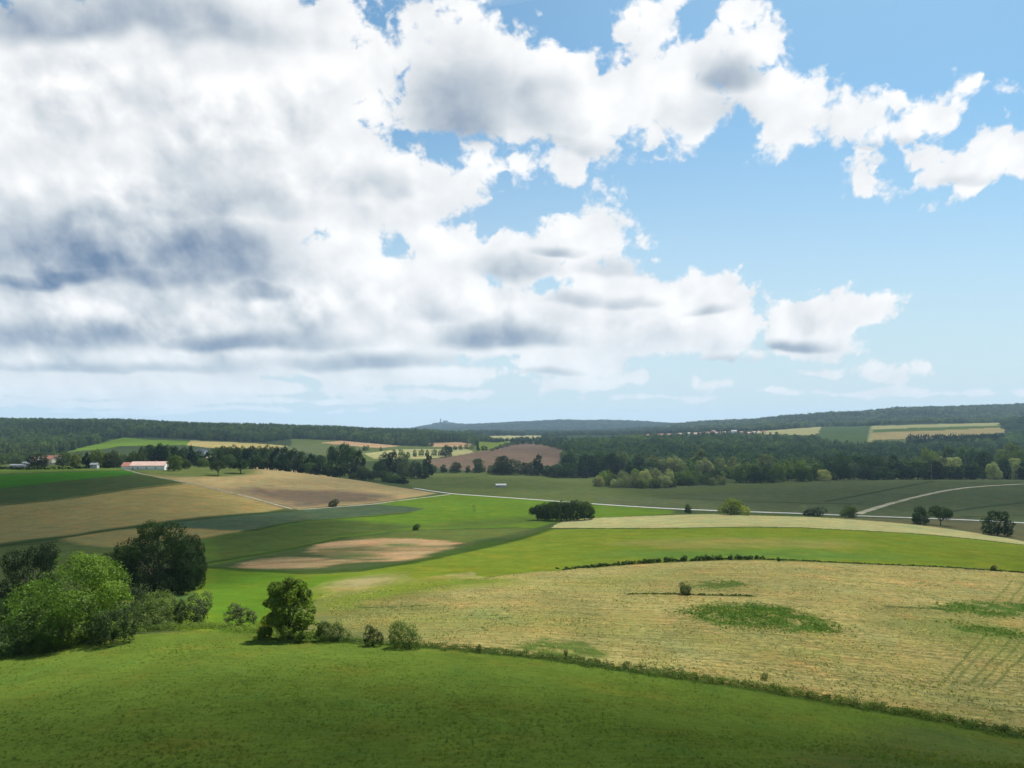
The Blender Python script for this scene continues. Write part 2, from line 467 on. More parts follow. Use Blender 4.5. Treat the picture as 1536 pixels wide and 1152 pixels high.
# name, albedo, outline in photo pixels, edge wobble (m), straw amount, row amount
MEADOW_EDGE = [(-60,998),(0,985),(60,975),(130,963),(200,952),(300,946),(380,951),(450,957),(520,963),(600,968),(700,975),(800,986),(900,1000),(1000,1014),(1100,1028),(1200,1045),(1300,1062),(1400,1080),(1470,1093),(1536,1106),(1640,1128)]
HEDGE_L = [(720,866),(780,860),(830,857),(880,852),(940,847),(1000,843),(1080,840),(1140,839),(1200,841),(1280,845),(1400,850),(1480,854),(1536,859),(1640,866)]
FIELDS = [
 ('olive base', OLIVE, [(-200,900),(-200,815),(0,822),(110,812),(190,798),(300,800),(380,792),(458,780),(640,764),(690,792),(583,797),(500,806),(400,830),(300,850),(150,900)], 3, 0, .3),
 ('f13', OLIVE, [(560,712),(742,708),(820,714),(890,714),(900,735),(1000,742),(1100,752),(1010,764),(890,757),(830,752),(760,746),(690,740),(620,731),(600,722)], 4, 0, .4),
 ('f14', CROP, [(880,731),(960,733),(1030,729),(1140,722),(1200,718),(1270,716),(1400,716),(1500,719),(1700,724),(1700,790),(1536,785),(1420,779),(1300,775),(1200,771),(1100,768),(1000,764),(900,757)], 4, 0, .8),
 ('f14 left light', OLIVE, [(760,722),(880,728),(1000,735),(1150,724),(1230,722),(1000,745),(880,745),(780,740)], 10, 0, .3),
 ('f12', BRIGHT, [(458,780),(510,777),(562,773),(614,768),(640,763),(600,759),(560,757),(600,750),(640,745),(680,741),(780,748),(830,752),(885,757),(1010,765),(1010,771),(890,777),(846,781),(800,792),(780,791),(690,793),(583,798),(518,806),(432,824),(380,834),(310,850),(300,812),(400,793)], 4, 0, .3),
 ('f7 dull', (.066,.096,.022), [(300,812),(365,797),(400,792),(458,781),(520,779),(640,790),(518,804),(432,824),(380,833),(308,846)], 6, 0, .3),
 ('f12 stripe', GRASS, [(640,786),(760,777),(860,771),(880,776),(840,782),(760,788),(690,792),(620,792)], 4, 0, 0),
 ('pale strip', (.098,.125,.030), [(560,803),(630,794),(770,792),(800,793),(745,806),(700,813),(640,811),(562,808),(518,808)], 3, 0, .2),
 ('f8', BLUEG, [(255,782),(330,774),(380,767),(427,767),(450,764),(492,761),(526,758),(560,757),(599,759),(640,763),(614,768),(562,773),(510,777),(458,780),(419,786),(400,791),(365,796),(300,794),(273,791)], 2, 0, .6),
 ('small tan', TAN, [(88,807),(172,795),(198,793),(271,792),(300,794),(365,796),(302,808),(172,821),(125,817)], 3, .4, .2),
 ('f9', TAN, [(-250,772),(0,757),(78,750),(130,743),(182,735),(234,729),(271,725),(286,725),(338,737),(380,747),(430,762),(400,767),(312,774),(260,780),(208,787),(156,794),(104,802),(52,808),(0,815),(-250,840)], 3, .25, .4),
 ('f10', TAN2, [(213,711),(250,704),(300,706),(380,699),(420,701),(480,712),(540,721),(600,731),(655,740),(600,749),(540,757),(450,764),(380,747),(286,725)], 3, .2, .3),
 ('f10 dark', (.125,.090,.062), [(380,730),(440,733),(520,737),(600,743),(560,752),(470,760),(450,763),(400,750),(340,735)], 10, .2, .4),
 ('f10 grass', OLIVE, [(205,709),(230,703),(330,698),(380,700),(385,711),(340,715),(290,716),(240,714)], 4, 0, 0),
 ('f11a', (.042,.125,.012), [(-200,716),(0,713),(31,711),(104,708),(187,706),(208,711),(130,718),(65,725),(0,733),(-200,742)], 1, 0, .2),
 ('f11b', (.058,.080,.026), [(-200,743),(0,733),(65,725),(130,718),(208,711),(240,717),(271,724),(234,728),(182,734),(130,742),(78,749),(0,756),(-200,770)], 1, 0, .5),
 ('house lawn', GRASS, [(-100,703),(0,703),(100,700),(180,698),(190,705),(100,707),(0,711),(-100,713)], 1, 0, 0),
 ('left low', OLIVE, [(-80,684),(0,684),(40,687),(20,694),(-80,696)], 2, 0, 0),
 ('far meadow', BRIGHT, [(158,663),(185,656),(215,659),(270,661),(300,661),(290,667),(250,668),(180,669),(160,673),(100,678),(120,672)], 4, 0, 0),
 ('far meadow tan', STRAW, [(285,661),(340,663),(400,666),(440,670),(400,674),(320,672),(280,668)], 6, .2, 0),
 ('strip green', OLIVE, [(437,658),(510,661),(588,668),(640,670),(730,668),(740,680),(640,690),(540,692),(437,676)], 6, 0, .3),
 ('strip dark', CROP, [(400,673),(437,669),(500,669),(560,674),(530,681),(437,679)], 5, 0, .3),
 ('strip tan', ORANGE, [(480,664),(512,661),(560,665),(600,669),(570,672),(520,668)], 5, .2, .2),
 ('strip cream', CREAM, [(545,680),(600,674),(700,673),(715,680),(640,688),(560,688)], 6, .2, .2),
 ('strip b', ORANGE, [(640,665),(690,663),(715,667),(700,671),(650,670)], 5, .2, 0),
 ('strip c', LIME, [(712,676),(718,662),(745,664),(770,661),(760,667),(720,678)], 5, 0, 0),
 ('far pale', CREAM, [(690,656),(718,654),(815,653),(815,658),(718,661)], 10, 0, 0),
 ('plough', PLOUGH, [(640,690),(718,678),(760,667),(786,664.5),(812,667),(858,677),(840,692),(825,700),(790,706),(700,706),(640,700)], 5, 0, .5),
 ('f4b', (.100,.100,.046), [(1250,776),(1420,780),(1560,786),(1700,800),(1700,830),(1536,813),(1470,801),(1400,791),(1330,784)], 3, 0, .3),
 ('f4', CREAM, [(825,792),(846,781),(890,777),(968,774),(1020,772),(1072,771),(1160,774),(1206,775),(1250,777),(1330,783),(1400,790),(1470,800),(1536,812),(1650,826),(1650,832),(1536,817),(1460,808),(1400,802),(1300,796),(1200,791),(1136,790),(980,792)], 1.5, .15, .3),
 ('f3', LIME, [(820,794),(980,793),(1136,791),(1200,792),(1300,797),(1400,803),(1460,809),(1536,818),(1650,833),(1650,870)] + HEDGE_L[::-1][1:] + [(650,876),(540,886),(470,900),(340,945),(260,945),(310,850),(380,857),(458,862),(536,858),(614,846),(692,829),(780,810)], 1.5, 0, .35),
 ('green left', (.085,.155,.014), [(280,946),(290,880),(320,852),(380,857),(458,862),(520,860),(480,882),(440,905),(420,940),(380,951)], 4, 0, 0),
 ('orange a', ORANGE, [(345,846),(380,838),(427,833),(466,834),(505,838),(547,841),(601,838),(640,834),(601,842),(547,844),(505,846),(484,854),(419,855),(370,852)], 2.5, .6, 0),
 ('orange b', ORANGE, [(440,831),(471,819),(497,814),(562,808),(614,809),(666,811),(698,813.5),(679,824),(640,834),(601,838),(547,839),(490,835)], 2.5, .45, 0),
 ('orange green', (.095,.120,.036), [(455,826),(480,821),(520,823),(560,829),(585,834),(540,838),(490,837),(462,833)], 4, .2, 0),
 ('orange green', (.105,.125,.040), [(560,816),(600,813),(640,817),(620,823),(580,822)], 4, .2, 0),
 ('stubble', STRAW, HEDGE_L + [(1680,1140)] + MEADOW_EDGE[::-1][1:-8] + [(440,948),(450,915),(480,893),(540,880),(620,868),(700,858)], 4, 1, .5),
 ('green patch', LIME, [(470,905),(520,880),(640,868),(720,866),(800,866),(760,878),(640,884),(560,900),(500,925)], 5, .3, 0),
 ('lime patch', (.20,.20,.055), [(500,930),(620,915),(760,918),(900,925),(1000,935),(1010,950),(880,945),(700,940),(560,950)], 6, .7, 0),
 ('lime patch', (.19,.20,.055), [(1010,968),(1120,962),(1250,960),(1300,970),(1200,985),(1050,980)], 5, .8, 0),
 ('lime patch', (.18,.20,.05), [(1300,930),(1400,925),(1536,930),(1600,980),(1480,975),(1380,960)], 5, .7, 0),
 ('lime patch', (.20,.21,.055), [(900,880),(1000,866),(1100,858),(1000,858),(880,868),(800,885)], 5, .8, 0),
 ('lime patch', (.17,.19,.05), [(1300,1040),(1420,1065),(1536,1090),(1536,1070),(1420,1045)], 3, .7, 0),
 ('straw patch', (.36,.27,.14), [(490,880),(545,866),(590,862),(585,870),(530,884),(505,890)], 4, .6, 0),
 ('lime patch', (.20,.20,.045), [(900,812),(1100,806),(1300,812),(1250,822),(1000,824)], 8, .15, 0),
 ('lime patch', (.105,.175,.03), [(850,832),(1000,824),(1200,826),(1400,834),(1300,840),(1000,836)], 8, 0, 0),
 ('right yellow', CREAM, [(1120,650),(1150,646),(1232,640),(1232,648),(1219,653),(1136,651)], 8, 0, .3),
 ('right green', (.072,.108,.030), [(1232,640),(1308,639),(1303,660),(1292,670),(1240,670),(1225,655)], 8, 0, .4),
 ('right cream a', CREAM, [(1308,639),(1396,636.5),(1500,634),(1503,638),(1400,641),(1308,644)], 6, .1, .3),
 ('right green b', GRASS, [(1308,644),(1400,641),(1503,638),(1505,641),(1400,646),(1308,649)], 6, 0, .3),
 ('right orange', (.34, .265, .105), [(1308,649),(1400,646),(1505,641),(1508,649),(1400,657),(1305,660)], 6, .1, .3),
 ('right low', OLIVE, [(1300,660),(1400,657),(1380,664),(1300,667)], 6, 0, 0),
 ('meadow', MEADOW, MEADOW_EDGE + [(2400,1400),(768,4000),(-900,1400)], .6, 0, 0),
 ('meadow corner', (.072,.098,.022), [(1180,1160),(1250,1115),(1340,1084),(1536,1112),(1650,1132),(1700,1300),(1200,1300)], 2, .1, 0),
 ('wild a', (.050,.108,.014), [(1030,921),(1046,910),(1080,904),(1130,904),(1180,910),(1210,922),(1250,935),(1262,942),(1230,948),(1170,944),(1110,939),(1060,932)], 2.2, 0, 0),
 ('wild b', (.075,.118,.026), [(1030,882),(1045,874),(1080,869),(1110,872),(1125,877),(1100,882),(1060,884)], 4, 0, 0),
 ('wild c', (.060,.112,.018), [(1385,913),(1420,905),(1470,903),(1550,906),(1550,922),(1500,926),(1460,922),(1420,916)], 3, 0, 0),
 ('wild d', (.060,.112,.018), [(1418,938),(1440,933),(1480,938),(1520,947),(1550,952),(1550,962),(1500,956),(1450,947)], 2.5, 0, 0),
 ('wild e', (.066,.112,.020), [(770,968),(830,956),(870,965),(900,980),(880,992),(800,984)], 4, .2, 0),
]
# dark rough-grass strips between fields: points, half width (m), albedo, strength
STRIPS = [
 ([(0,819),(52,812),(104,805),(156,797),(208,790),(260,783),(312,777),(400,769),(450,766)], 2.6, MARGIN, .9),
 ([(0,758),(78,751),(130,744),(182,736),(234,730),(271,726)], 2.0, MARGIN, .8),
 ([(0,734),(65,726),(130,719),(208,712)], 1.2, MARGIN, .5),
 ([(380,796),(419,787),(458,781),(510,778),(562,774),(614,769)], 2.2, MARGIN, .85),
 ([(300,846),(380,833),(432,824),(518,806)], 2.2, MARGIN, .8),
 ([(365,797),(400,792)], 2, MARGIN, .8),
 ([(583,798),(630,795.5),(700,793),(770,792)], 1.6, MARGIN, .8),
 ([(310,851),(345,853),(380,856),(458,859),(536,855),(614,845),(692,828),(740,818),(780,808),(826,793)], 2.6, (.040,.072,.012), .95),
 ([(640,838),(692,826),(720,818),(745,810)], 3.6, (.044,.078,.014), .9),
 ([(826,793),(980,792.5),(1136,790.5),(1200,791.5),(1300,796.5),(1400,802.5),(1460,808.5),(1536,817.5)], 1.3, MARGIN, .75),
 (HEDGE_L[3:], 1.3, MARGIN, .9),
 ([(450,764),(492,760),(560,757)], 2, MARGIN, .7),
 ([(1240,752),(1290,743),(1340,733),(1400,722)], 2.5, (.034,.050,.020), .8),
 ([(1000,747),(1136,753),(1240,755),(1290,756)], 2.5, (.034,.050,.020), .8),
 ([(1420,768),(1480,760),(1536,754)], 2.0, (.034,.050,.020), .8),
 ([(1430,776),(1536,773)], 2.0, (.034,.050,.020), .6),
 (MEADOW_EDGE[7:], 1.3, (.036, .066, .013), .95),
 ([(942,891),(980,890),(1030,892),(1080,893),(1128,894)], .9, MARGIN, .95),
 ([(540,911),(590,911),(640,908)], .8, MARGIN, .7),
 ([(1330,910),(1380,912),(1420,914)], .9, MARGIN, .75),
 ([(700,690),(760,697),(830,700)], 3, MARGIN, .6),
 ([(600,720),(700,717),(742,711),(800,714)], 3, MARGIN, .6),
 ([(1304,668),(1305,655),(1308,640)], 6, CREAM, .7),
]
for du, k in ((0, 1), (18, .8), (44, 1), (62, .9), (84, 1)):
    STRIPS.append(([(1405 + du, 1028), (1430 + du, 1003), (1462 + du, 970), (1480 + du, 952)], .26, (.090, .130, .030), .75 * k))
for du in (0, 22, 40):
    STRIPS.append(([(1488 + du, 905), (1506 + du, 886), (1520 + du, 870)], .3, (.076, .115, .024), .6))

SOFT = {'f10 dark': 14, 'f14 left light': 22, 'f12 stripe': 9, 'f10 grass': 8, 'f7 dull': 7, 'green left': 5, 'f13': 6, 'wild a': 2.6, 'wild b': 2.6, 'wild c': 2.2, 'wild d': 2.0, 'wild e': 2.2,
        'orange a': 4, 'orange b': 4, 'orange green': 5, 'meadow corner': 2.5, 'pale strip': 3, 'f12': 2.5, 'f9': 3, 'f11b': 3, 'f11a': 2.5, 'f10': 3, 'small tan': 3, 'lime patch': 8, 'green patch': 7, 'straw patch': 7}
def paint():
    X, Y = GXX, GYY
    alb = np.empty(X.shape + (3,)); alb[:] = (.058, .082, .026)
    tex = np.zeros(X.shape + (4,)); tex[..., 3] = 1
    far = np.clip((Y - 850) / 500, 0, 1)[..., None]
    alb = alb * (1 - far) + np.array((.040, .058, .022)) * far
    w1 = fnoise(X, Y, 14, 1); w2 = fnoise(X, Y, 14, 5)
    for (nm, c, poly, wob, straw, rows) in FIELDS:
        if nm == 'meadow':
            e = path_xy(MEADOW_EDGE, 6)
            xy = np.vstack([e, [[400, 80], [400, -80], [-400, -80], [-400, 80]]])
        elif nm == 'meadow corner':
            xy = np.array([hit(u, min(v, 1250)) for u, v in poly])
        else:
            xy = path_xy(poly + poly[:1], 5)
        r0 = np.searchsorted(GY, xy[:, 1].min() - 30); r1 = np.searchsorted(GY, xy[:, 1].max() + 30)
        Xs = X[r0:r1] + w1[r0:r1] * wob; Ys = Y[r0:r1] + w2[r0:r1] * wob
        if nm in SOFT:
            R = SOFT[nm]; k = np.zeros(Xs.shape)
            for q in range(10):
                an = 2.4 * q; k += inside(xy, Xs + R * math.sqrt((q + .5) / 10) * math.cos(an), Ys + R * math.sqrt((q + .5) / 10) * math.sin(an) * 1.5)
            k /= 10.0
            if nm.startswith('wild') or nm.startswith('orange'):
                k = .85 * np.clip((k - .5) * 1.1 + .45 + .95 * (fnoise(X[r0:r1], Y[r0:r1], 3.0, 21, 4) if nm.startswith('wild') else 1.25 * fnoise(X[r0:r1] * .35, Y[r0:r1], 11.0, 21, 5)) * (k > 0), 0, 1)
                k = k * k * (3 - 2 * k)
            kk = k[..., None]
            alb[r0:r1] = alb[r0:r1] * (1 - kk) + np.array(c) * kk
            tex[r0:r1, :, 0] = tex[r0:r1, :, 0] * (1 - k) + straw * k
            tex[r0:r1, :, 1] = tex[r0:r1, :, 1] * (1 - k) + rows * k
            continue
        m = inside(xy, Xs, Ys)
        if nm == 'stubble':
            # the straw thins out to the left and along the edges
            k = np.clip((X[r0:r1] + 30 + 14 * w1[r0:r1]) / 22, 0, 1) * .75 + .25
            k = k * np.clip(0.92 + .5 * fnoise(X[r0:r1], Y[r0:r1], 30, 9), 0, 1)
            k = np.where(m, k, 0)
            a = alb[r0:r1]
            alb[r0:r1] = a * (1 - k[..., None]) + np.array(c) * k[..., None]
            tex[r0:r1, :, 0] = np.where(m, .3 + .7 * k, tex[r0:r1, :, 0]); tex[r0:r1, :, 1] = np.where(m, rows, tex[r0:r1, :, 1])
            continue
        alb[r0:r1][m] = c
        tex[r0:r1, :, 0][m] = straw; tex[r0:r1, :, 1][m] = rows
    for (pts, hw, c, s) in STRIPS:
        ln = path_xy(pts, 4)
        k = near_line(ln, X + w1 * .5, Y + w2 * .5, hw * 1.5) * s
        rr = np.where(k.max(1) > 0)[0]
        if len(rr) == 0: continue
        a, b = rr[0], rr[-1] + 1
        kk = (k[a:b] * np.clip(1.05 + .45 * fnoise(X[a:b], Y[a:b], 9, 33, 3), 0, 1))[..., None]
        alb[a:b] = alb[a:b] * (1 - kk) + np.array(c) * kk
        tex[a:b, :, 0] *= (1 - kk[..., 0])
    return alb, tex

def ground_material():
    m = bpy.data.materials.new("farmland")
    m.use_nodes = True
    nt = m.node_tree; nt.nodes.clear(); B = NB(nt)
    at = B.new('ShaderNodeAttribute', attribute_name='albedo'); col = at.outputs['Color']
    tx = B.new('ShaderNodeAttribute', attribute_name='tex'); tr = B.sep(tx.outputs['Vector'])
    pos = B.new('ShaderNodeNewGeometry').outputs['Position']
    flat = B.vm('MULTIPLY', pos, (1, 1, 0))
    nA = B.m('SUBTRACT', B.noise(flat, .013, 4, .6), .5)
    nB = B.m('SUBTRACT', B.noise(flat, .11, 5, .62), .5)
    nC = B.m('SUBTRACT', B.noise(B.vm('MULTIPLY', flat, (.45, 1, 1)), 1.1, 5, .68), .5)
    nD = B.m('SUBTRACT', B.noise(B.vm('MULTIPLY', flat, (.05, 1, 1)), 1.6, 3, .6), .5)    # drilling / mowing lines, mostly across the view
    k = B.m('MULTIPLY_ADD', nA, .6, 1.0)
    k = B.m('MULTIPLY_ADD', nB, .8, k)
    k = B.m('MULTIPLY_ADD', nC, .95, k)
    rows = B.m('MULTIPLY', nD, B.m('MULTIPLY_ADD', tr[1], 1.25, .15))
    k = B.m('ADD', k, rows)
    c = B.vm('SCALE', col, scale=k)
    # patches that lean to yellow or to blue-green
    hue = B.noise(flat, .06, 6, .72)
    c = B.mix(B.ramp(hue, .50, .68, 0, .8), c, B.vm('MULTIPLY', c, (1.45, 1.04, 1.05)))
    c = B.mix(B.ramp(hue, .48, .32, 0, .75), c, B.vm('MULTIPLY', c, (.80, 1.0, 1.15)))
    # stubble: pale straw with green and brown flecks along the rows
    sv = B.vm('MULTIPLY', flat, (.38, 1, 1))
    s1 = B.noise(sv, 1.3, 6, .85)
    s2 = B.noise(flat, .10, 6, .66)
    s3 = B.noise(sv, 3.2, 4, .75)
    s4 = B.noise(B.vm('MULTIPLY', flat, (.03, 1, 1)), .85, 3, .6)
    grn = B.ramp(s2, .44, .66, 0, .55)
    sc = B.mix(grn, B.vm('SCALE', c, scale=1.22), (.215, .215, .052))
    fleck = B.ramp(B.m('ADD', B.m('MULTIPLY', s1, .75), B.m('MULTIPLY', s2, .25)), .545, .43)
    sc = B.mix(B.m('MULTIPLY', fleck, .82), sc, (.105, .120, .036))
    sc = B.mix(B.ramp(s3, .57, .68, 0, .7), sc, (.52, .45, .25))
    sc = B.mix(B.ramp(s3, .42, .32, 0, .6), sc, (.15, .115, .055))
    sc = B.vm('SCALE', sc, scale=B.ramp(s4, .3, .7, .80, 1.18))
    c = B.mix(tr[0], c, sc)
    d = B.new('ShaderNodeBsdfDiffuse'); B.put(d.inputs['Color'], c); d.inputs['Roughness'].default_value = 1.0
    bp = B.new('ShaderNodeBump'); bp.inputs['Strength'].default_value = .5; bp.inputs['Distance'].default_value = .35
    B.put(bp.inputs['Height'], B.m('ADD', B.m('MULTIPLY', nC, 1.0), B.m('MULTIPLY', nB, 1.5)))
    nt.links.new(bp.outputs[0], d.inputs['Normal'])
    o = B.new('ShaderNodeOutputMaterial'); nt.links.new(d.outputs[0], o.inputs[0])
    return m

def np_mesh(name, verts, quads, smooth=True):
    me = bpy.data.meshes.new(name)
    n = quads.shape[1]
    me.vertices.add(len(verts)); me.vertices.foreach_set('co', np.ascontiguousarray(verts, np.float32).ravel())
    me.loops.add(quads.size); me.loops.foreach_set('vertex_index', np.ascontiguousarray(quads, np.int32).ravel())
    me.polygons.add(len(quads)); me.polygons.foreach_set('loop_start', np.arange(0, quads.size, n, dtype=np.int32))
    me.polygons.foreach_set('use_smooth', np.full(len(quads), smooth))
    me.update(calc_edges=True)
    return me

def build_ground():
    alb, tex = paint()
    verts = np.stack([GXX, GYY, GZZ], -1).reshape(-1, 3)
    i = np.arange(NY - 1)[:, None] * NT + np.arange(NT - 1)[None, :]
    q = np.stack([i, i + 1, i + NT + 1, i + NT], -1).reshape(-1, 4)
    me = np_mesh("ground", verts, q)
    for nm, arr in (('albedo', np.concatenate([alb, np.ones(alb.shape[:2] + (1,))], -1)), ('tex', tex)):
        a = me.attributes.new(nm, 'FLOAT_COLOR', 'POINT')
        a.data.foreach_set('color', arr.reshape(-1).astype(np.float32))
    me.materials.append(ground_material())
    o = bpy.data.objects.new("ground", me); COL.objects.link(o)
    o['kind'] = 'structure'
    return o
build_ground()

# --- road and tracks: thin sheets laid on the ground
def diffuse_mat(name, base, var=.25, scale=1.0, rough=.9, second=None):
    m = bpy.data.materials.new(name); m.use_nodes = True
    nt = m.node_tree; nt.nodes.clear(); B = NB(nt)
    pos = B.new('ShaderNodeTexCoord').outputs['Object']
    n = B.noise(pos, scale, 5, .62)
    c = B.mix(B.ramp(n, .3, .7), tuple(x * (1 - var) for x in base), tuple(x * (1 + var) for x in base))
    if second is not None:
        c = B.mix(B.ramp(B.noise(pos, scale * .3, 3, .6), .5, .68), c, second)
    p = B.new('ShaderNodeBsdfPrincipled'); B.put(p.inputs['Base Color'], c)
    p.inputs['Roughness'].default_value = rough; p.inputs['Specular IOR Level'].default_value = .25
    o = B.new('ShaderNodeOutputMaterial'); nt.links.new(p.outputs[0], o.inputs[0])
    return m

def ribbon(name, pts, width, mat, lift=.12, n=6, wob=0.0):
    c = path_xy(pts, n)
    for _ in range(6):
        c[1:-1] = .25 * c[:-2] + .5 * c[1:-1] + .25 * c[2:]
    seg = np.r_[0, np.cumsum(np.hypot(*np.diff(c, axis=0).T))]
    s = np.arange(0, seg[-1], 3.0)
    c = np.stack([np.interp(s, seg, c[:, 0]), np.interp(s, seg, c[:, 1])], -1)
    d = np.gradient(c, axis=0); d /= np.linalg.norm(d, axis=1)[:, None] + 1e-9
    nrm = np.stack([-d[:, 1], d[:, 0]], -1)
    K = 5
    vs = []
    for j in range(K):
        off = (j / (K - 1) - .5) * width
        if j in (0, K - 1): off = off * (1 + wob * vnoise(s, s * 0, 7, 3 + j))[:, None] if wob else off
        p = c + nrm * off
        z = zt(p[:, 0], p[:, 1]) + (lift if 0 < j < K - 1 else lift * .3)
        vs.append(np.stack([p[:, 0], p[:, 1], z], -1))
    V = np.stack(vs, 1).reshape(-1, 3)
    i = np.arange(len(c) - 1)[:, None] * K + np.arange(K - 1)[None, :]
    q = np.stack([i, i + K, i + K + 1, i + 1], -1).reshape(-1, 4)
    me = np_mesh(name, V, q); me.materials.append(mat)
    o = bpy.data.objects.new(name, me); COL.objects.link(o); o['kind'] = 'structure'
    return o
M_ROAD = diffuse_mat('pale asphalt', (.23, .225, .21), .2, .3)
M_TRACK = diffuse_mat('farm track', (.20, .17, .11), .25, .25, second=(.10, .12, .04))
M_GRAVEL = diffuse_mat('gravel track', (.17, .16, .12), .25, .3, second=(.09, .11, .04))
ROAD = [(622,732.5),(650,737),(680,741),(730,744.5),(780,748),(835,752),(885,755.5),(950,760),(1020,764),(1100,767),(1160,769),(1193,770),(1266,773),(1370,777),(1474,781),(1536,784.5),(1640,790)]
ribbon('road', ROAD, 5.6, M_ROAD, .3)
ribbon('path', [(188,704.5),(213,711.5),(250,718.5),(286,725),(338,737),(380,747),(442,764.5)], 2.0, M_GRAVEL, .2, wob=.2)
ribbon('path', [(446,765),(492,761.5),(526,759),(560,756.5),(599,751),(640,746),(676,741.5)], 2.2, M_GRAVEL, .2, wob=.2)
ribbon('path', [(1287,771),(1310,763),(1334,756),(1370,746.5),(1409,737.5),(1448,731.5),(1500,727.6),(1560,725)], 6.0, M_TRACK, .2, wob=.2)
# ------------------------------------------------------------------ trees
def leaf_material():
    m = bpy.data.materials.new("leaves"); m.use_nodes = True
    nt = m.node_tree; nt.nodes.clear(); B = NB(nt)
    oi = B.new('ShaderNodeObjectInfo')
    tint = B.new('ShaderNodeAttribute', attribute_name='tint').outputs['Fac']
    rnd = oi.outputs['Random']
    c = oi.outputs['Color']
    pos = B.new('ShaderNodeNewGeometry').outputs['Position']
    sp = B.noise(pos, .011, 4, .65)                      # stands of different species
    c = B.mix(B.ramp(sp, .50, .62, 0, .75), c, B.vm('MULTIPLY', c, (1.6, 1.42, 1.08)))
    c = B.mix(B.ramp(sp, .46, .36, 0, .6), c, B.vm('MULTIPLY', c, (.62, .72, .92)))
    c = B.vm('SCALE', c, scale=B.m('MULTIPLY', B.m('MULTIPLY_ADD', tint, .6, .68), B.m('MULTIPLY_ADD', rnd, .9, .58)))
    c = B.mix(B.ramp(rnd, .55, 1.0, 0, .5), c, B.vm('MULTIPLY', c, (1.35, 1.08, .8)))
    c = B.mix(B.ramp(tint, .55, 1.0, 0, .6), c, B.vm('MULTIPLY', c, (1.28, 1.12, .8)))
    d = B.new('ShaderNodeBsdfDiffuse'); B.put(d.inputs['Color'], c)
    t = B.new('ShaderNodeBsdfTranslucent'); B.put(t.inputs['Color'], B.vm('MULTIPLY', c, (1.25, 1.35, .6)))
    g = B.new('ShaderNodeBsdfGlossy'); g.inputs['Roughness'].default_value = .55; g.inputs['Color'].default_value = (.6, .65, .7, 1)
    mx = B.new('ShaderNodeMixShader'); mx.inputs[0].default_value = .28
    nt.links.new(d.outputs[0], mx.inputs[1]); nt.links.new(t.outputs[0], mx.inputs[2])
    m2 = B.new('ShaderNodeMixShader'); m2.inputs[0].default_value = .009
    nt.links.new(mx.outputs[0], m2.inputs[1]); nt.links.new(g.outputs[0], m2.inputs[2])
    o = B.new('ShaderNodeOutputMaterial'); nt.links.new(m2.outputs[0], o.inputs[0])
    return m
M_LEAF = leaf_material()
M_BARK = diffuse_mat('bark', (.075, .058, .042), .35, 6.0, second=(.10, .092, .075))

def n3(P, f, seed):
    r = np.random.default_rng(seed)
    out = np.zeros(len(P))
    for i in range(10):
        k = r.normal(0, f * (1 + .9 * (i % 3)), 3); out += np.sin(P @ k * 6.283 / 1.7 + r.uniform(0, 6.28)) / (1 + .5 * (i % 3))
    return out / 3.3

def leaf_cloud(lobes, n, size, seed, gap=-.35, gapf=3.2, core=.62, low=-1.0, droop=0.0):
    """many small leaf faces spread through a set of lobes (x,y,z,rx,ry,rz)"""
    r = np.random.default_rng(seed)
    L = np.array(lobes, float)
    ar = (L[:, 3] * L[:, 4] + L[:, 3] * L[:, 5] + L[:, 4] * L[:, 5]) ** .9
    pick = r.choice(len(L), size=int(n * 1.9), p=ar / ar.sum())
    d = r.normal(0, 1, (len(pick), 3)); d /= np.linalg.norm(d, axis=1)[:, None]
    rad = core + (1.04 - core) * r.beta(2.2, 1.3, len(pick))
    bump = 1 + .17 * n3(d * 1.2 + L[pick, :3] * 5, 1.6, seed + 1)
    P = L[pick, :3] + d * L[pick, 3:6] * (rad * bump)[:, None]
    keep = (n3(P, gapf, seed + 2) > gap) & (d[:, 2] > low)
    # thin out leaves that sit deep inside another lobe
    for k in range(len(L)):
        q = (P - L[k, :3]) / L[k, 3:6]
        deep = (q * q).sum(1) < .42
        keep &= ~(deep & (pick != k) & (r.random(len(P)) < .8))
    P = P[keep][:n]; d = d[keep][:n]; pick = pick[keep][:n]
    m = len(P)
    nn = d * .75 + r.normal(0, .62, (m, 3)); nn[:, 2] += .25; nn /= np.linalg.norm(nn, axis=1)[:, None]
    a = np.cross(nn, r.normal(0, 1, (m, 3))); a /= np.linalg.norm(a, axis=1)[:, None] + 1e-9
    b = np.cross(nn, a)
    s = size * r.uniform(.6, 1.35, m)[:, None]
    a = a * s; b = b * s * r.uniform(.45, .8, m)[:, None]
    V = np.stack([P - a, P - b * .9, P + a, P + b * .9], 1).reshape(-1, 3)
    Q = np.arange(4 * m).reshape(-1, 4)
    tl = r.uniform(.3, .7, len(L))[pick] + .22 * n3(P, 5.0, seed + 3) + r.uniform(-.18, .18, m)
    return V, Q, np.repeat(np.clip(tl, 0, 1), 4)

def tube(pts, radii, sides=7):
    pts = np.array(pts, float); V = []; Q = []
    for i, p in enumerate(pts):
        d = pts[min(i + 1, len(pts) - 1)] - pts[max(i - 1, 0)]; d /= np.linalg.norm(d) + 1e-9
        a = np.cross(d, (0.31, .95, .1)); a /= np.linalg.norm(a) + 1e-9; b = np.cross(d, a)
        for k in range(sides):
            t = 6.283 * k / sides
            V.append(p + radii[i] * (math.cos(t) * a + math.sin(t) * b))
    for i in range(len(pts) - 1):
        for k in range(sides):
            k2 = (k + 1) % sides
            Q.append((i * sides + k, i * sides + k2, (i + 1) * sides + k2, (i + 1) * sides + k))
    return np.array(V), np.array(Q)

def join(parts):
    V = []; Q = []; n = 0
    for v, q in parts:
        V.append(v); Q.append(q + n); n += len(v)
    return np.vstack(V), np.vstack(Q)

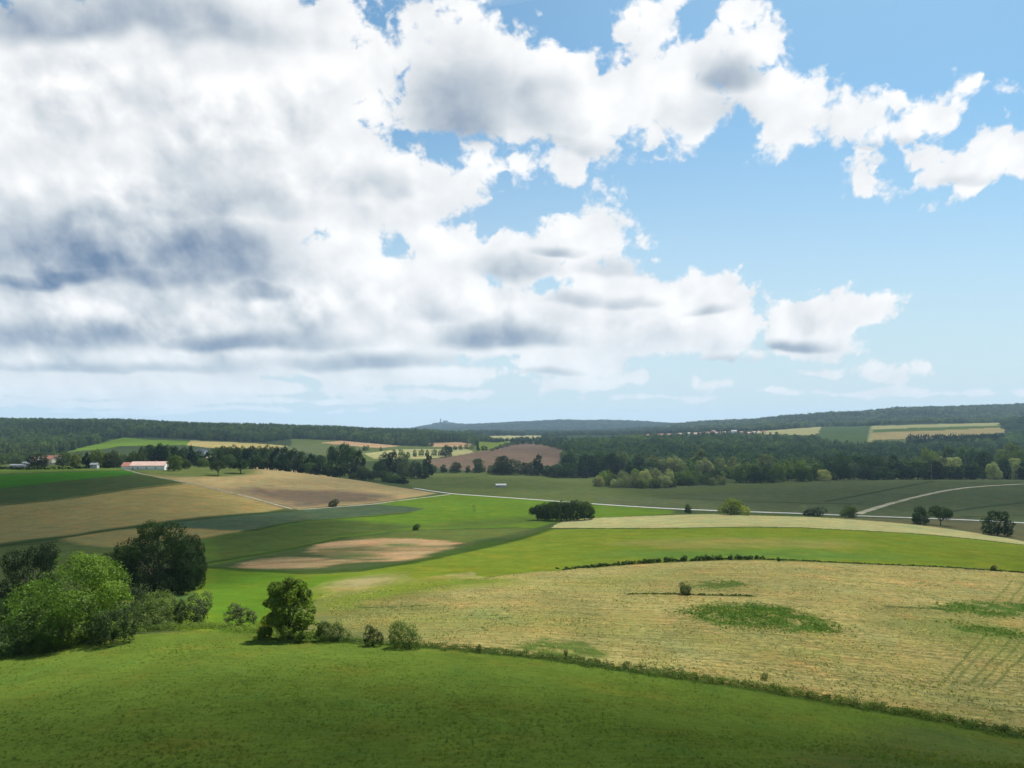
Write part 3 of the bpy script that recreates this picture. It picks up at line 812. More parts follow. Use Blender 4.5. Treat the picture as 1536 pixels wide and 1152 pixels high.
def limbs(lobes, rt, seed, sides=7, nl=7, fork=.22):
    r = np.random.default_rng(seed)
    L = sorted(lobes, key=lambda l: -l[3] * l[5])[:nl]
    parts = []
    lean = r.normal(0, .015, 2)
    parts.append(tube([(0, 0, -.04), (0, 0, .02), (lean[0], lean[1], fork * .6), (lean[0] * 2, lean[1] * 2, fork), (lean[0] * 3, lean[1] * 3, fork * 1.9)], [rt * 1.6, rt * 1.15, rt * .95, rt * .85, rt * .35], sides))
    for l in L:
        e = np.array(l[:3]); s = np.array([lean[0] * 2, lean[1] * 2, fork * r.uniform(.75, 1.1)])
        mid = s * .5 + e * .5 + np.array([0, 0, .02]) + r.normal(0, .02, 3)
        parts.append(tube([s, s * .72 + mid * .28 + r.normal(0, .006, 3), mid, e, e + (e - mid) * .5], [rt * .55, rt * .45, rt * .32, rt * .18, rt * .05], max(4, sides - 2)))
    return join(parts)

def make_lobes(kind, w, seed):
    """lobes of a unit-high tree"""
    r = np.random.default_rng(seed); L = []
    if kind == 'dome':
        L.append((0, 0, .55, .30 * w, .30 * w, .27))
        for i in range(15):
            t = r.uniform(0, 6.283); h = r.uniform(-.35, 1); rr = math.sqrt(max(0, 1 - max(h, 0) ** 2))
            s = r.uniform(.13, .22)
            L.append((math.cos(t) * .36 * w * rr, math.sin(t) * .36 * w * rr, .50 + .34 * h * (1 - .3 * abs(h)), s * w, s * w, s * .82))
    elif kind == 'full':
        L.append((0, 0, .50, .32 * w, .32 * w, .36))
        for i in range(8):
            t = i * .785 + r.uniform(-.3, .3); s = r.uniform(.12, .17)
            L.append((math.cos(t) * .33 * w, math.sin(t) * .33 * w, r.uniform(.14, .24), s * w, s * w, s * .9))
        for i in range(20):
            t = r.uniform(0, 6.283); h = r.uniform(-.85, 1); rr = math.sqrt(max(0, 1 - max(h, 0) ** 2)) * (1 if h > -.3 else .92)
            s = r.uniform(.12, .20)
            L.append((math.cos(t) * .36 * w * rr, math.sin(t) * .36 * w * rr, .46 + .38 * h, s * w, s * w, s * .85))
    elif kind == 'tall':
        L.append((0, 0, .55, .26 * w, .26 * w, .34))
        for i in range(15):
            h = r.uniform(.09, .86); t = r.uniform(0, 6.283); prof = math.sin(math.pi * min(1, (h + .12) / 1.12)) ** .55
            s = r.uniform(.10, .17) * (1.1 - .5 * h)
            L.append((math.cos(t) * .30 * w * prof, math.sin(t) * .30 * w * prof, h, s * w * 1.2, s * w * 1.2, s))
        L.append((.02, 0, .88, .12 * w, .12 * w, .12))
    elif kind == 'pyramid':
        L.append((0, 0, .40, .27 * w, .27 * w, .32))
        for i in range(26):
            h = .09 + .80 * (i / 25); t = i * 2.4 + r.uniform(-.5, .5); rr = (.44 * (1 - h * h) ** .6 * r.uniform(.75, 1.08)) * w
            s = r.uniform(.075, .15)
            L.append((math.cos(t) * rr * .85, math.sin(t) * rr * .85, h, s * w * 1.1, s * w * 1.1, s * .9))
        L.append((.05 * w, 0, .90, .09 * w, .09 * w, .09)); L.append((-.10 * w, .03, .86, .08 * w, .08 * w, .09))
    elif kind == 'cone':
        for i in range(9):
            h = .12 + .82 * i / 8
            rr = .42 * w * (1 - h) ** .85 + .03
            for k in range(max(1, int(5 * (1 - h) + 1))):
                t = r.uniform(0, 6.283)
                L.append((math.cos(t) * rr * .5, math.sin(t) * rr * .5, h - .02, rr * .62, rr * .62, .085))
    elif kind == 'bush':
        for i in range(11):
            t = r.uniform(0, 6.283); rr = r.uniform(.1, .38) * w; s = r.uniform(.2, .34)
            L.append((math.cos(t) * rr, math.sin(t) * rr, r.uniform(.18, .66) * (1 - .5 * rr / w), s * w * .75, s * w * .75, s))
        L.append((0, 0, .35, .38 * w, .38 * w, .33))
    elif kind == 'poplar':
        for i in range(12):
            h = .10 + .80 * i / 11; t = r.uniform(0, 6.283); pr = math.sin(math.pi * (h * .86 + .1)) ** .6
            L.append((math.cos(t) * .09 * w, math.sin(t) * .09 * w, h, .34 * w * pr, .34 * w * pr, .11))
    # fit to height 1
    top = max(l[2] + l[5] for l in L)
    return [(a, b, c / top, d, e, f / top) for a, b, c, d, e, f in L]

PROTO = {}
def proto(name, kind, w, n, size, seed, rt=.028, gap=-.35, gapf=3.2, sides=7, nl=7, fork=.22, core=.62, parts=True):
    lob = make_lobes(kind, w, seed)
    V, Q, tint = leaf_cloud(lob, n, size, seed + 10, gap, gapf, core)
    lv, lq = limbs(lob, rt, seed + 20, sides, nl, fork)
    def leaves(me, t, off=0):
        a = me.attributes.new('tint', 'FLOAT', 'POINT'); a.data.foreach_set('value', t.astype(np.float32))
    if parts:
        mc = np_mesh(name + '_crown', V, Q, False); leaves(mc, tint); mc.materials.append(M_LEAF)
        mt = np_mesh(name + '_trunk', lv, lq, True); mt.materials.append(M_BARK)
        PROTO[name] = (mc, mt, w)
    else:
        AV, AQ = join([(V, Q), (lv, lq)])
        me = np_mesh(name + '_tree', AV, AQ, False)
        leaves(me, np.concatenate([tint, np.zeros(len(lv))]))
        me.materials.append(M_LEAF); me.materials.append(M_BARK)
        mi = np.zeros(len(AQ), np.int32); mi[len(Q):] = 1
        me.polygons.foreach_set('material_index', mi)
        PROTO[name] = (me, None, w)

# near trees, fine leaves
proto('walnut', 'full', 1.25, 46000, .0102, 11, rt=.026, gap=-.16, gapf=5.0)
proto('linden', 'full', 1.15, 36000, .0115, 23, rt=.030, gap=-.55, gapf=4.0)
proto('elm', 'full', 1.30, 22000, .0125, 37, rt=.028, gap=-.5, gapf=4.0)
proto('pear', 'pyramid', .95, 22000, .0150, 41, rt=.022, gap=-.12, gapf=4.8, fork=.14)
proto('shrub', 'bush', 1.25, 9000, .020, 53, rt=.02, gap=-.2, gapf=4.0, fork=.10)
proto('thorn', 'bush', .95, 8000, .020, 59, rt=.02, gap=-.1, gapf=4.5, fork=.12)
# middle distance
proto('field_maple', 'full', 1.05, 5200, .026, 61, rt=.030, gap=-.45)
proto('field_oak', 'dome', 1.3, 5200, .026, 67, rt=.030, gap=-.45)
proto('field_lime', 'full', 1.1, 5200, .026, 69, rt=.030, gap=-.45)
proto('field_alder', 'tall', .80, 4600, .026, 71, rt=.024, gap=-.4, fork=.16)
proto('field_bush', 'bush', 1.3, 3000, .034, 73, rt=.02, gap=-.35, fork=.1)
proto('sapling', 'tall', .9, 900, .020, 75, rt=.018, gap=.15, fork=.2)
# far
FAR = ['far_round', 'far_broad', 'far_tall', 'far_clump', 'far_cone', 'far_slim']
proto('far_round', 'full', .95, 900, .050, 81, gap=-.6, sides=5, nl=2, parts=False)
proto('far_broad', 'full', 1.25, 900, .052, 83, gap=-.6, sides=5, nl=2, parts=False)
proto('far_tall', 'tall', .75, 800, .048, 85, gap=-.6, sides=5, nl=2, parts=False)
proto('far_clump', 'bush', 1.25, 800, .058, 87, gap=-.6, sides=5, nl=2, parts=False)
proto('far_cone', 'cone', .75, 700, .050, 89, gap=-.8, sides=5, nl=1, parts=False)
proto('far_slim', 'poplar', .45, 600, .045, 91, gap=-.6, sides=5, nl=1, parts=False)

NSEED = [0]
def plant(pn, X, Y, H, W, col, name, label, cat, group=None, z=None, rot=None, sink=.01):
    """one tree: W and H in metres"""
    mc, mt, w = PROTO[pn]
    NSEED[0] += 1
    r = random.Random(NSEED[0])
    if z is None: z = float(zt(X, Y))
    if rot is None: rot = r.uniform(0, 6.28)
    sc = (W / w, W / w, H)
    if mt is None:
        root = bpy.data.objects.new(name, mc)
        root.color = (*col, 1)
    else:
        root = bpy.data.objects.new(name, None); root.empty_display_size = .5
    COL.objects.link(root)
    root.location = (X, Y, z - sink * H); root.rotation_euler = (0, 0, rot); root.scale = sc
    if mt is not None:
        for nm, me in (('trunk', mt), ('crown', mc)):
            o = bpy.data.objects.new(nm, me); COL.objects.link(o); o.parent = root
            o.color = (*col, 1)
    root['label'] = label; root['category'] = cat
    if group: root['group'] = group
    return root

def at_px(u, vtop, vbase=None, Y=None):
    if Y is None:
        X, Y = hit(u, vbase)
    else:
        X = p_of(u, vtop)[0] * Y
    z = float(zt(X, Y))
    return X, Y, z, max(1.0, CAMZ + Y * p_of(u, vtop)[1] - z)

def tree_px(pn, u, vtop, vbase, wpx, col, name, label, cat='tree', group=None, Y=None, rot=None):
    X, Y, z, H = at_px(u, vtop, vbase, Y)
    return plant(pn, X, Y, H, wpx * math.hypot(X, Y) / F / max(1.0, math.hypot(1, X / Y)) * 1.0, col, name, label, cat, group, z, rot)

DARK = (.027, .054, .013); DEEP = (.018, .036, .010); MID = (.052, .086, .024); LIGHT = (.085, .130, .030); PALE = (.190, .225, .110); YELL = (.140, .185, .032); VIVID = (.062, .116, .018); GREY = (.115, .140, .080); BLUE = (.042, .066, .036)

# --- the near group
tree_px('walnut', 104, 828, 962, 176, VIVID, 'broadleaf_tree', 'large bright green tree with loose leafy crown at the meadow edge')
tree_px('elm', 46, 815, 912, 92, DEEP, 'broadleaf_tree', 'dark tree partly hidden behind the bright green tree')
tree_px('linden', 232, 780, 892, 116, DEEP, 'broadleaf_tree', 'tallest dark dense tree with massive crown beside the small tan field')
tree_px('linden', 284, 800, 884, 46, DEEP, 'broadleaf_tree', 'narrow dark tree leaning against the massive dark crown on its sunny side', rot=2.0)
tree_px('elm', 172, 822, 886, 56, (.027, .048, .014), 'broadleaf_tree', 'low dark tree between the bright green tree and the massive dark crown')
tree_px('pear', 434, 864, 959, 98, (.105, .170, .030), 'broadleaf_tree', 'solitary leafy upright tree on the near meadow boundary')
SHR = [ # kind, u, vtop, vbase, w, colour, label
 ('shrub', 233, 889, 941, 70, (.056, .094, .024), 'wide olive shrub between the bright green tree and the grey round shrub'),
 ('thorn', 294, 889, 935, 44, (.056, .076, .036), 'grey green round shrub with upright twigs on the meadow boundary'),
 ('thorn', 361, 906, 938, 44, (.058, .078, .040), 'pale grey shrub just before the solitary upright tree'),
 ('shrub', 498, 931, 962, 46, (.050, .092, .020), 'low dense shrub close beside the solitary upright tree'),
 ('thorn', 560, 938, 969, 28, (.044, .072, .024), 'slim upright bush alone on the boundary of the stubble'),
 ('shrub', 606, 932, 972, 46, (.056, .094, .026), 'loose round bush with long arching twigs on the stubble boundary'),
 ('shrub', 32, 921, 980, 66, (.036, .068, .020), 'dark shrub at the foot of the bright green tree by the photo edge'),
 ('shrub', 78, 922, 976, 62, (.046, .074, .022), 'olive shrub under the front of the bright green tree'),
 ('shrub', 170, 908, 965, 72, (.040, .066, .022), 'dark green shrub tucked under the right flank of the bright green tree'),
 ('thorn', 398, 925, 955, 26, (.110, .130, .030), 'small yellow green bush at the foot of the solitary upright tree'),
 ('thorn', 212, 880, 925, 36, (.050, .070, .030), 'small twiggy grey shrub behind the wide olive shrub'),
 ('shrub', 4, 888, 960, 40, (.040, .075, .020), 'shaded shrub cut by the photo edge below the dark hidden tree'),
 ('thorn', 270, 896, 938, 26, (.046, .074, .028), 'little shrub squeezed between the wide olive and the grey round shrub'),
 ('thorn', 718, 966, 978, 9, MID, 'tiny lone bush at the start of the weedy boundary strip'),
 ('thorn', 848, 974, 986, 8, MID, 'tiny bush above the weeds of the boundary strip'),
 ('thorn', 1146, 1008, 1020, 10, MID, 'tiny dark weed bush on the boundary of the near meadow'),
]
for k, u, a, b, w, c, lab in SHR:
    tree_px(k, u, a, b, w, c, 'shrub', lab, 'shrub')
# --- single trees and bushes in the fields
ONE = [
 ('field_bush', 1028, 873, 892, 20, MID, 'small_bush', 'small round bush on the dark grass strip amid the stubble', 'bush'),
 ('field_bush', 624, 785, 795, 12, DEEP, 'small_bush', 'tiny dark round bush alone on the bright green meadow', 'bush'),
 ('sapling', 711, 756, 768, 8, GREY, 'sapling', 'thin bare sapling standing on the bright green meadow', 'tree'),
 ('field_bush', 500, 748, 760, 17, DEEP, 'small_bush', 'dark bush at the corner of the brown field by the track', 'bush'),
 ('sapling', 499, 738, 759, 9, GREY, 'sapling', 'thin twiggy sapling rising from the dark bush by the track', 'tree'),
 ('field_bush', 1168, 835, 842, 6, DEEP, 'small_bush', 'tiny dark bush just past the end of the hedge', 'bush'),
 ('field_bush', 1490, 847, 856, 9, DEEP, 'small_bush', 'small dark bush on the far strip between stubble and bright field', 'bush'),
 ('field_lime', 1096, 746, 772, 40, YELL, 'broadleaf_tree', 'sunlit yellow green round tree beside the valley road', 'tree'),
 ('field_bush', 1119, 758, 773, 15, YELL, 'small_bush', 'small yellow green bush touching the sunlit round tree', 'bush'),
 ('field_alder', 1032, 755, 770, 16, MID, 'broadleaf_tree', 'small dark tree standing alone on the road side', 'tree'),
 ('field_bush', 1220, 760, 774, 34, DEEP, 'small_bush', 'wide dark bush on the road side with bare twigs', 'bush'),
 ('sapling', 1206, 755, 773, 18, GREY, 'sapling', 'bare grey twigs beside the wide dark roadside bush', 'tree'),
 ('field_lime', 1273, 757, 776, 26, MID, 'broadleaf_tree', 'low green tree where the dirt track leaves the road', 'tree'),
 ('field_maple', 1381, 759, 786, 27, DARK, 'broadleaf_tree', 'rounded dark tree, first of the pair below the road', 'tree'),
 ('field_oak', 1411, 758, 788, 31, DARK, 'broadleaf_tree', 'spreading dark tree with open crown, second of the pair below the road', 'tree'),
 ('field_maple', 1496, 765, 803, 42, DEEP, 'broadleaf_tree', 'very dark compact tree reaching down to the ground beside the pale field', 'tree'),
 ('field_oak', 327, 690, 713, 24, MID, 'broadleaf_tree', 'leaning tree on the grassy knoll above the brown field', 'tree'),
 ('field_oak', 361, 689, 710, 34, DARK, 'broadleaf_tree', 'wide low tree on the grassy knoll above the brown field', 'tree'),
]
for k, u, a, b, w, c, nm, lab, cat in ONE:
    tree_px(k, u, a, b, w, c, nm, lab, cat)
# the copse on the meadow: trunks show under one common crown
for i, (u, a, b, w) in enumerate([(806,757,779,20),(817,753,779,22),(829,751,780,24),(842,750,780,25),(855,750,780,24),(866,749,779,24),(877,752,779,20),(884,758,778,14),(848,753,776,22),(822,756,776,20)]):
    tree_px('field_lime' if i % 2 else 'field_oak', u, a, b + 1, w * 1.25, (.026, .050, .013), 'copse_tree', 'dark tree of the small copse standing in the middle of the bright meadow', 'tree', 'trees of the meadow copse')
# ------------------------------------------------------------------ woods, belts, hedges
def row_px(name, label, group, items, cat='tree'):
    for it in items:
        k, u, a, b, Y, w, c = it
        tree_px(k, u, a, b, w, c, name, label, cat, group, Y=Y)
R, BR, TL, CL, CO, SL = FAR
rr_ = random.Random(5)
# belt of trees on the far side of the brown fields
belt = []
for u, a, Y, w in [(213,668,820,18),(226,666,830,20),(239,664,820,22),(252,666,830,22),(264,668,820,20),(277,670,830,18),(262,682,700,28),(278,688,700,14),
                   (299,674,800,18),(311,676,810,18),(324,670,800,20),(337,668,810,22),(350,666,800,22),(363,668,810,20),(376,668,800,20),
                   (306,686,740,16),(345,680,745,20),(384,676,745,22),
                   (389,668,800,20),(402,666,800,22),(415,668,800,22),(428,668,790,22),(441,671,790,22),(454,675,790,20),(466,679,790,20),(478,682,790,20),
                   (396,684,755,18),(412,685,755,18),(430,686,758,20),(448,690,762,20),(464,692,766,20),(480,694,768,20),
                   (494,690,775,22),(510,689,780,26),(524,694,785,24),(537,697,790,24),(549,701,790,22),(561,705,795,20),(573,706,800,20),(584,708,800,22),(595,713,790,26),(604,716,780,18)]:
    c = rr_.choice([DARK, MID, DARK, DEEP, (.044, .070, .022)])
    if u in (537, 549, 561, 573): c = (.050, .074, .030)
    belt.append((rr_.choice(['field_oak', 'field_lime', 'field_alder', 'field_lime']), u, a, None, Y, w * 1.15, c))
row_px('belt_tree', 'tree in the dark belt along the crest behind the brown fields', 'trees of the belt behind the brown fields', belt)
tree_px('field_alder', 287, 666, None, 12, DEEP, 'conifer', 'slender dark conifer rising from the belt right of the white barn', Y=800)
tree_px('field_lime', 200, 676, None, 22, (.050,.072,.018), 'broadleaf_tree', 'round olive tree right behind the white barn', Y=700)
tree_px('field_lime', 262, 681, None, 24, (.050,.078,.020), 'broadleaf_tree', 'round bushy tree at the right gable of the white barn', Y=660)
for u, a, Y, w, c, k, lab in [(57,678,700,30,(.040,.058,.024),'field_lime','broad grey green garden tree in front of the red farm roofs'),
        (113,680,690,20,(.075,.098,.030),'field_alder','pale green oval garden tree left of the dark conifers'),
        (130,677,690,14,DEEP,'field_alder','dark column shaped conifer beside the pale oval garden tree'),
        (146,673,720,20,(.050,.075,.020),'field_lime','tall olive garden tree behind the small white shed'),
        (172,675,700,30,(.044,.060,.034),'field_lime','large grey green garden tree left of the white barn'),
        (95,676,760,22,(.055,.080,.020),'field_lime','lit garden tree beside the red farm roofs'),
        (160,680,690,14,(.060,.082,.026),'field_alder','slim light garden tree next to the large grey green one')]:
    tree_px(k, u, a, None, w, c, 'garden_tree', lab, Y=Y)
# the two oaks that stand over the belt, and loose trees of the strip fields
for u, a, Y, w, k, lab in [(498,668,860,20,'field_oak','tall dark oak at the left end of the pair above the belt'),
        (518,664,860,38,'field_oak','broad tall oak with sky coloured gap under its crown, above the belt'),
        (540,672,860,20,'field_alder','narrow dark tree closing the oak group on the right')]:
    tree_px(k, u, a, None, w, DARK, 'oak_tree', lab, Y=Y)
row_px('dark_tree', 'dark rounded tree in the hollow between belt and ploughed hill', 'dark trees of the hollow',
       [(k, u, a, None, Y, w, c) for k, u, a, Y, w, c in [('field_lime',577,677,930,24,DEEP),('field_maple',590,677,930,20,DEEP),('field_lime',572,690,880,26,DEEP),('field_oak',604,680,920,18,BLUE),
        ('field_lime',606,690,870,22,BLUE),('field_lime',622,690,880,20,BLUE),('field_alder',642,680,900,20,DEEP),('field_bush',634,694,880,20,DEEP)]])
orch = []
for i, (u, a, b, w) in enumerate([(612,678,687,8),(622,675,685,7),(632,674,684,8),(641,675,684,7),(651,674,684,8),(660,676,684,6),(602,674,683,9),(591,675,683,8),(683,669,675,6),(691,668,675,6),(700,666,674,7),(708,666,673,8),(676,671,677,5),(546,669,676,5),(551,668,676,6),(571,671,676,5)]):
    orch.append((rr_.choice(['far_round', 'far_broad', 'far_tall']), u, a - 1, b, None, w * 1.2, rr_.choice([MID, LIGHT, MID, GREY])))
row_px('orchard_tree', 'small round tree dotted along the sunny strip fields', 'small trees along the strip fields', orch)
tree_px('field_lime', 669, 667, 685, 20, DEEP, 'broadleaf_tree', 'big dark round tree standing among the little strip field trees')
tree_px('far_cone', 717, 663, 676, 8, DEEP, 'conifer', 'dark pointed tree at the left tip of the ploughed hill')
tree_px('far_broad', 726, 668, 676, 12, DEEP, 'broadleaf_tree', 'dark low tree next to the pointed tree at the ploughed hill')
# trees at the foot of the ploughed hill
foot = []
for u, a, b, w in [(650,697,709,10),(665,696,709,12),(683,692,709,18),(702,698,709,10),(718,687,709,19),(738,697,710,14),(755,683,712,28),(770,688,712,26),(744,692,711,16),(786,693,712,14),(800,691,713,20),(807,680,713,18),(822,697,714,22),(838,696,716,30),(852,694,716,28),(866,697,715,18)]:
    foot.append((rr_.choice(['field_lime', 'field_maple', 'field_alder']), u, a, b, None, w * 1.1, rr_.choice([DEEP, DARK, BLUE])))
row_px('hillfoot_tree', 'dark tree in the row at the foot of the ploughed hill', 'trees at the foot of the ploughed hill', foot)
row_px('edge_tree', 'dark tree of the tall wood edge right of the ploughed hill', 'wood edge trees beside the ploughed hill',
       [(k, u, a, None, Y, w, rr_.choice([DARK, DEEP, BLUE])) for k, u, a, Y, w in [('field_lime',856,677,1010,28),('field_lime',880,680,980,28),('field_lime',897,676,1000,32),('field_maple',918,679,985,28),('field_lime',936,676,1000,32),
        ('field_alder',874,690,960,22),('field_lime',956,680,1000,26),('field_maple',905,692,965,24),('field_alder',944,690,960,16)]])
willow = []
for u, a, b, w in [(905,704,727,27),(918,709,729,20),(899,713,729,18),(932,705,729,24),(944,712,731,20),(924,716,731,20),(958,707,731,24),(970,703,728,24),(985,700,727,28),(963,716,732,22),(982,715,732,24),(997,712,731,24),(1008,717,731,16),(1003,702,727,22),(1018,706,727,20),(1030,703,727,24),(1044,704,726,20),(1058,708,727,24),(1070,716,728,16),(1082,712,727,18),(1040,714,728,18),(1022,716,728,14),(896,718,728,14),(952,702,722,18)]:
    willow.append((rr_.choice(['field_bush', 'field_lime', 'field_bush']), u, a, b, None, w, rr_.choice([PALE, PALE, LIGHT, GREY, (.070, .100, .038)])))
row_px('willow_bush', 'pale green willow bush in the thicket at the edge of the valley meadow', 'willow bushes of the valley thicket', willow, 'bush')
second = []
for u, a, Y, w, c in [(978,682,1010,24,GREY),(995,686,1000,20,GREY),(1012,683,1000,26,GREY),(1022,692,980,18,PALE),(1050,672,1040,30,(.062,.085,.026)),(1056,687,990,26,GREY),(1079,686,1010,22,PALE),(1099,683,1010,19,PALE),(1110,694,980,18,GREY),
                     (1119,693,900,36,MID),(1133,697,895,26,MID),(1147,680,1010,26,PALE),(1151,699,890,28,MID),(1166,694,905,22,LIGHT),(1181,689,930,20,LIGHT),(1196,690,930,24,MID),(1206,699,900,26,DARK),(1222,694,920,22,MID),(1236,704,905,20,PALE),(1250,709,910,16,LIGHT),(1266,696,905,20,DEEP),(1281,692,930,20,GREY),(1295,699,905,20,BLUE),(1308,704,905,22,DARK),(1324,699,910,28,DARK),(1342,703,915,24,DARK),(1358,698,915,24,DEEP),(1376,692,920,36,DEEP),(1400,690,925,30,DEEP),(1424,697,925,36,DEEP),(1410,684,960,30,PALE),(1432,685,960,30,PALE),(1448,696,930,26,DARK),(1463,694,930,28,DARK),(1476,676,990,34,DEEP),(1491,692,930,21,PALE),(1506,687,940,15,DARK),(1521,686,945,22,PALE),(1535,692,935,20,DARK),(1388,672,1080,16,YELL),(1398,674,1080,14,YELL),(1421,667,1080,32,LIGHT),(1444,668,1080,24,LIGHT),(1460,672,1050,22,DARK),(1515,663,1120,42,YELL),(1500,676,1020,22,MID),(1530,674,1030,22,MID),(1286,682,1000,26,DARK),(1262,680,1010,26,DARK),(1240,684,1000,24,DARK),(1312,682,1000,30,DARK),(1340,680,1000,30,DARK)]:
    second.append((rr_.choice(['field_lime', 'field_maple', 'field_lime', 'field_alder']), u, a, None, Y, w * 1.08, c))
row_px('wood_tree', 'tree at the front of the wide valley wood above the dark crop field', 'front trees of the valley wood', second)
row_px('skyline_tree', 'tall tree of the clump at the right end of the striped fields', 'tree clump right of the striped fields',
       [('far_broad', u, a, None, Y, w, DARK) for u, a, Y, w in [(1504,630,2750,16),(1512,626,2760,18),(1522,624,2770,20),(1532,624,2760,20),(1518,634,2650,20),(1530,636,2640,20),(1509,638,2640,16)]])
row_px('conifer', 'dark conifer in the row below the striped fields', 'conifer row below the striped fields',
       [(rr_.choice(['far_tall', 'far_tall', 'far_cone']), 1362 + i * 4.0 + rr_.uniform(-1, 1), 651.0 - i * .04 + rr_.uniform(-1, 1), None, 2050 + rr_.uniform(-25, 25), 11.5, DEEP) for i in range(36)])
row_px('hilltop_bush', 'dark hedge bush along the crest of the ploughed hill', 'hedge bushes on the ploughed hill crest',
       [('far_clump', u, a, b, None, w, DARK) for u, a, b, w in [(738,672,676,9),(745,669,674,9),(752,666,672,10),(760,663,670,11),(768,662,668,11),(776,660,667,11),(785,659,666,11),(795,660,666,10),(806,660,667,12),(818,662,668,12),(829,664,671,13),(840,667,674,13),(850,668,677,13),(860,670,680,14)]], 'bush')

# hedge between the stubble and the bright field: one clipped-looking run of bushes
def lumps_along(name, px, halfw, h, n_leaf, size, seed, col, kind, label=None, cat=None, step=1.2, hvar=.5, wob=.6):
    r = np.random.default_rng(seed)
    c = path_xy(px, 12)
    seg = np.r_[0, np.cumsum(np.hypot(*np.diff(c, axis=0).T))]
    lob = []
    s = 0.0
    while s < seg[-1]:
        x = np.interp(s, seg, c[:, 0]) + r.normal(0, halfw * wob); y = np.interp(s, seg, c[:, 1]) + r.normal(0, halfw * wob)
        f = np.interp(s / seg[-1], np.linspace(0, 1, len(h)), h) * r.uniform(1 - hvar, 1 + hvar)
        z = float(zt(x, y))
        lob.append((x, y, z + f * .42, max(halfw * r.uniform(.7, 1.2), f * .5), halfw * r.uniform(.6, 1.1), f * .58)); s += step * r.uniform(.6, 1.4)
    V, Q, t = leaf_cloud(lob, n_leaf, size, seed + 1, gap=-.45, gapf=.5, core=.55, low=-.6)
    o0 = np.array(lob[len(lob) // 2][:3])
    me = np_mesh(name, V - o0, Q, False)
    a = me.attributes.new('tint', 'FLOAT', 'POINT'); a.data.foreach_set('value', t.astype(np.float32))
    me.materials.append(M_LEAF)
    o = bpy.data.objects.new(name, me); COL.objects.link(o); o.location = o0; o.color = (*col, 1)
    if kind: o['kind'] = kind
    if label: o['label'] = label
    if cat: o['category'] = cat
    return o
lumps_along('hedge', [(845,854),(880,851),(940,846.5),(1000,842.5),(1080,839.5),(1142,838.5)], .75, [.25, .55, .9, .9, 1.25, 1.1, .8], 12000, .16, 301, DEEP, None, 'low dark uneven hedge between the tan stubble and the bright green field', 'hedge', .55, .6, 1.0)
lumps_along('hedge', [(1146,839),(1200,841),(1280,845),(1400,850),(1536,859)], .5, [.3, .3, .25, .3, .35], 7000, .13, 303, MID, None, 'thin low line of dark scrub carrying the hedge on to the photo edge', 'hedge', .5, .6, .9)
lumps_along('garden_hedge', [(0,704),(40,705),(104,704),(150,702),(184,701)], 1.3, [2.6, 2.6, 2.2, 2.2], 3200, .55, 305, DEEP, None, 'long clipped dark hedge along the gardens left of the white barn', 'hedge', 2.0, .15, .2)
# weeds on the field boundary
lumps_along('undergrowth', [(440,953),(520,961),(600,967),(700,974),(800,984.5),(900,998.5),(1000,1012.5),(1100,1026),(1200,1043),(1300,1060),(1400,1077),(1536,1103),(1640,1124)], .8, [.35, .35, .38, .4, .46, .5, .5, .5, .5, .55], 70000, .07, 307, (.052, .090, .020), 'stuff', step=.16, hvar=.6, wob=1.0)
lumps_along('undergrowth', [(-60,992),(0,981),(60,971),(130,958),(200,948),(300,941),(380,946),(440,953)], 1.2, [.9, .9, .8, .7, .6, .4], 36000, .085, 309, (.068, .112, .026), 'stuff', step=.2, hvar=.6, wob=1.0)
lumps_along('weeds', [(760,978),(880,992),(1000,1010),(1130,1030),(1250,1050),(1400,1076),(1536,1102)], .45, [.3, .5, .6, .5, .6, .5, .5], 7000, .08, 333, (.040, .066, .018), 'stuff', step=.45, hvar=.9, wob=1.6)
lumps_along('undergrowth', [(945,891),(1030,892),(1125,894)], .4, [.2, .5, .3], 2600, .10, 317, (.048, .075, .020), 'stuff', step=.5)

